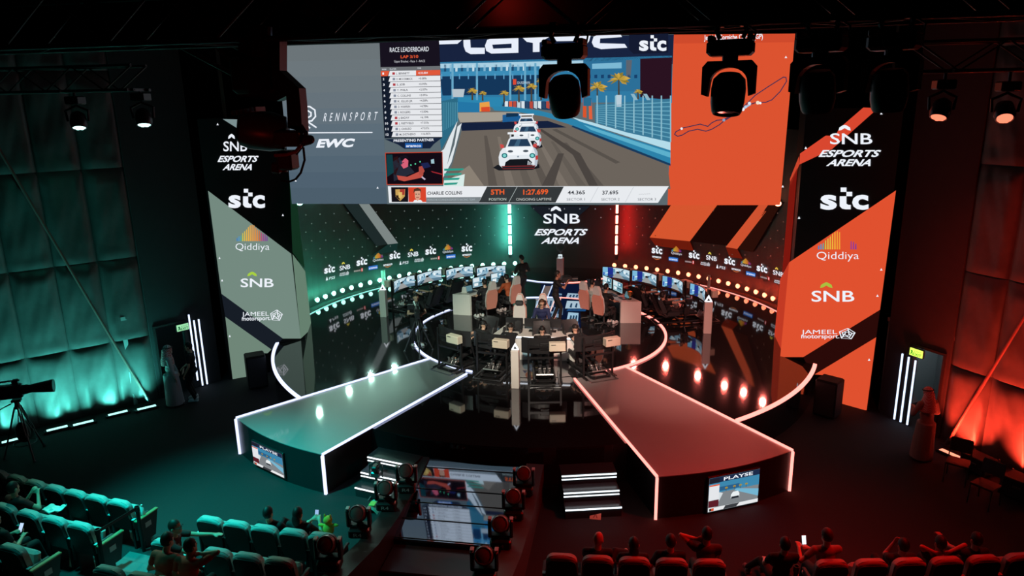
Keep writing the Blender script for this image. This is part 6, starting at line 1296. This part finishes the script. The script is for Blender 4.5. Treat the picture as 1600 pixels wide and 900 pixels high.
# small motion controlled camera between the left heads and the steps
jb = thing('remote_camera', 'small dark remote camera head on a stand before the left stage steps', 'camera', on_z((590, 775), .0)); b0 = jb.location.copy()
k = MB(); k.cyl((0, 0, 0), (0, 0, .45), .03); 
for i in range(3): a = 2*PI*i/3; k.tube([(0, 0, .2), (.25*math.cos(a), .25*math.sin(a), .01)], .014, 6)
k.build('stand', METAL, jb, False)
k = MB(); k.box((0, 0, .52), (.2, .14, .12), bev=.02); k.tube([(-.14, 0, .46), (-.14, 0, .72), (.0, 0, .8), (.14, 0, .72), (.14, 0, .46)], .018, 6); k.build('cage', RIGL, jb, False)
k = MB(); k.box((0, 0, .66), (.12, .2, .12), bev=.02); k.cyl((0, .1, .66), (0, .2, .66), .045, n=14); k.build('camera_body', BLKPL, jb, False)
tw = thing('folded_banner', 'folded yellow green cloth draped behind the third left moving head', 'cloth', on_z((583, 796), 0)); k = MB(); k.grid(lambda u, v: V(((u-.5)*.3, (v-.5)*.34, .12*math.sin(PI*u)+.012*math.sin(v*14))), 10, 10); k.grid(lambda u, v: V(((u-.5)*.3, (v-.5)*.34, .12*math.sin(PI*u)+.012*math.sin(v*14)-.01)), 10, 10); k.build('cloth', mat('teal_cloth', (.25, .5, .38), .8), tw, False); k = MB(); k.box((.0, 0, .135), (.12, .16, .012)); k.build('print', mat('yellow_print', (.75, .65, .12), .7), tw, False)
# caution sign on the floor, cases at the right
fs = thing('floor_sign', 'small orange caution sheet propped on the carpet below the right stage steps', 'sign', on_z((930, 812), 0)); k = MB(); sl = V((0, math.cos(R_(38)), math.sin(R_(38)))); sn = V((0, -math.sin(R_(38)), math.cos(R_(38))))
k.prism([V((-.11, 0, .004)), V((.11, 0, .004)), V((.11, 0, .004))+sl*.2, V((-.11, 0, .004))+sl*.2], sn*.006); k.build('sheet', mat('orange_sheet', (.75, .38, .24), .7), fs, False); k = MB(); k.box((0, .15, .06), (.06, .02, .12)); k.build('prop', BLKPL, fs, False)
cv = Canvas(lambda x, y, L: V((-.11+.22*x, 0, .004))+sl*(.2-.2*y)+sn*(.008+.001*L)); pr = mat('sign_print', (.35, .05, .03), .7); cv.rect(.06, .08, .94, .24, pr, 0); cv.poly([(.5, .34), (.7, .86), (.62, .86), (.5, .55), (.38, .86), (.3, .86)], pr, 0); cv.disc(.5, .42, .06, pr, 1); cv.build('print', fs, False)
def case(label, P, rz, w=.8, d=.55, h=.6):
    t = thing('flight_case', label, 'case', P, rz); k = MB(); k.box((0, 0, h/2+.05), (w, d, h), bev=.015); k.build('body', BLACK, t, False)
    for sx_ in (-1, 1):
        for sy_ in (-1, 1): k = MB(); k.box((sx_*w/2, sy_*d/2, h/2+.05), (.03, .03, h+.01)); k.build('corner_edge', METAL, t, False)
    k = MB(); k.box((0, -d/2-.006, h*.72), (.16, .02, .05), bev=.005); k.build('handle', METAL, t, False)
    for sx_ in (-1, 1):
        for sy_ in (-1, 1): k = MB(); k.cyl((sx_*(w/2-.08)-.02, sy_*(d/2-.08), .03), (sx_*(w/2-.08)+.02, sy_*(d/2-.08), .03), .03); k.build('caster', BLKPL, t, False)
    return t
case('black flight case on the floor by the red wall, nearest the brace pole', (10.38, 15.45, 0), R_(-58), .55, .4, .34); case('black flight case on the floor by the red wall, near the right picture edge', (10.75, 14.45, 0), R_(-50), .6, .45, .4)
def stack_chair(label, P, rz):
    t = thing('folding_chair', label, 'chair', P, rz, 'dark chairs by the red wall'); 
    k = MB(); k.box((0, 0, .44), (.42, .40, .04), bev=.01); k.build('seat', BLKPL, t, False); k = MB(); k.box((0, -.22, .74), (.40, .03, .3), Matrix.Rotation(.12, 3, 'X'), bev=.01); k.build('backrest', BLKPL, t, False)
    for sx_ in (-1, 1):
        k = MB(); k.tube([(sx_*.2, .2, .0), (sx_*.2, .16, .43)], .013, 6); k.build('leg', METAL, t, False); k = MB(); k.tube([(sx_*.2, -.24, .0), (sx_*.2, -.18, .44), (sx_*.2, -.23, .86)], .013, 6); k.build('leg', METAL, t, False)
stack_chair('dark chair standing before the red wall, left one of two', (9.75, 15.0, 0), R_(150)); stack_chair('dark chair standing before the red wall, right one of two', (9.9, 14.1, 0), R_(130))
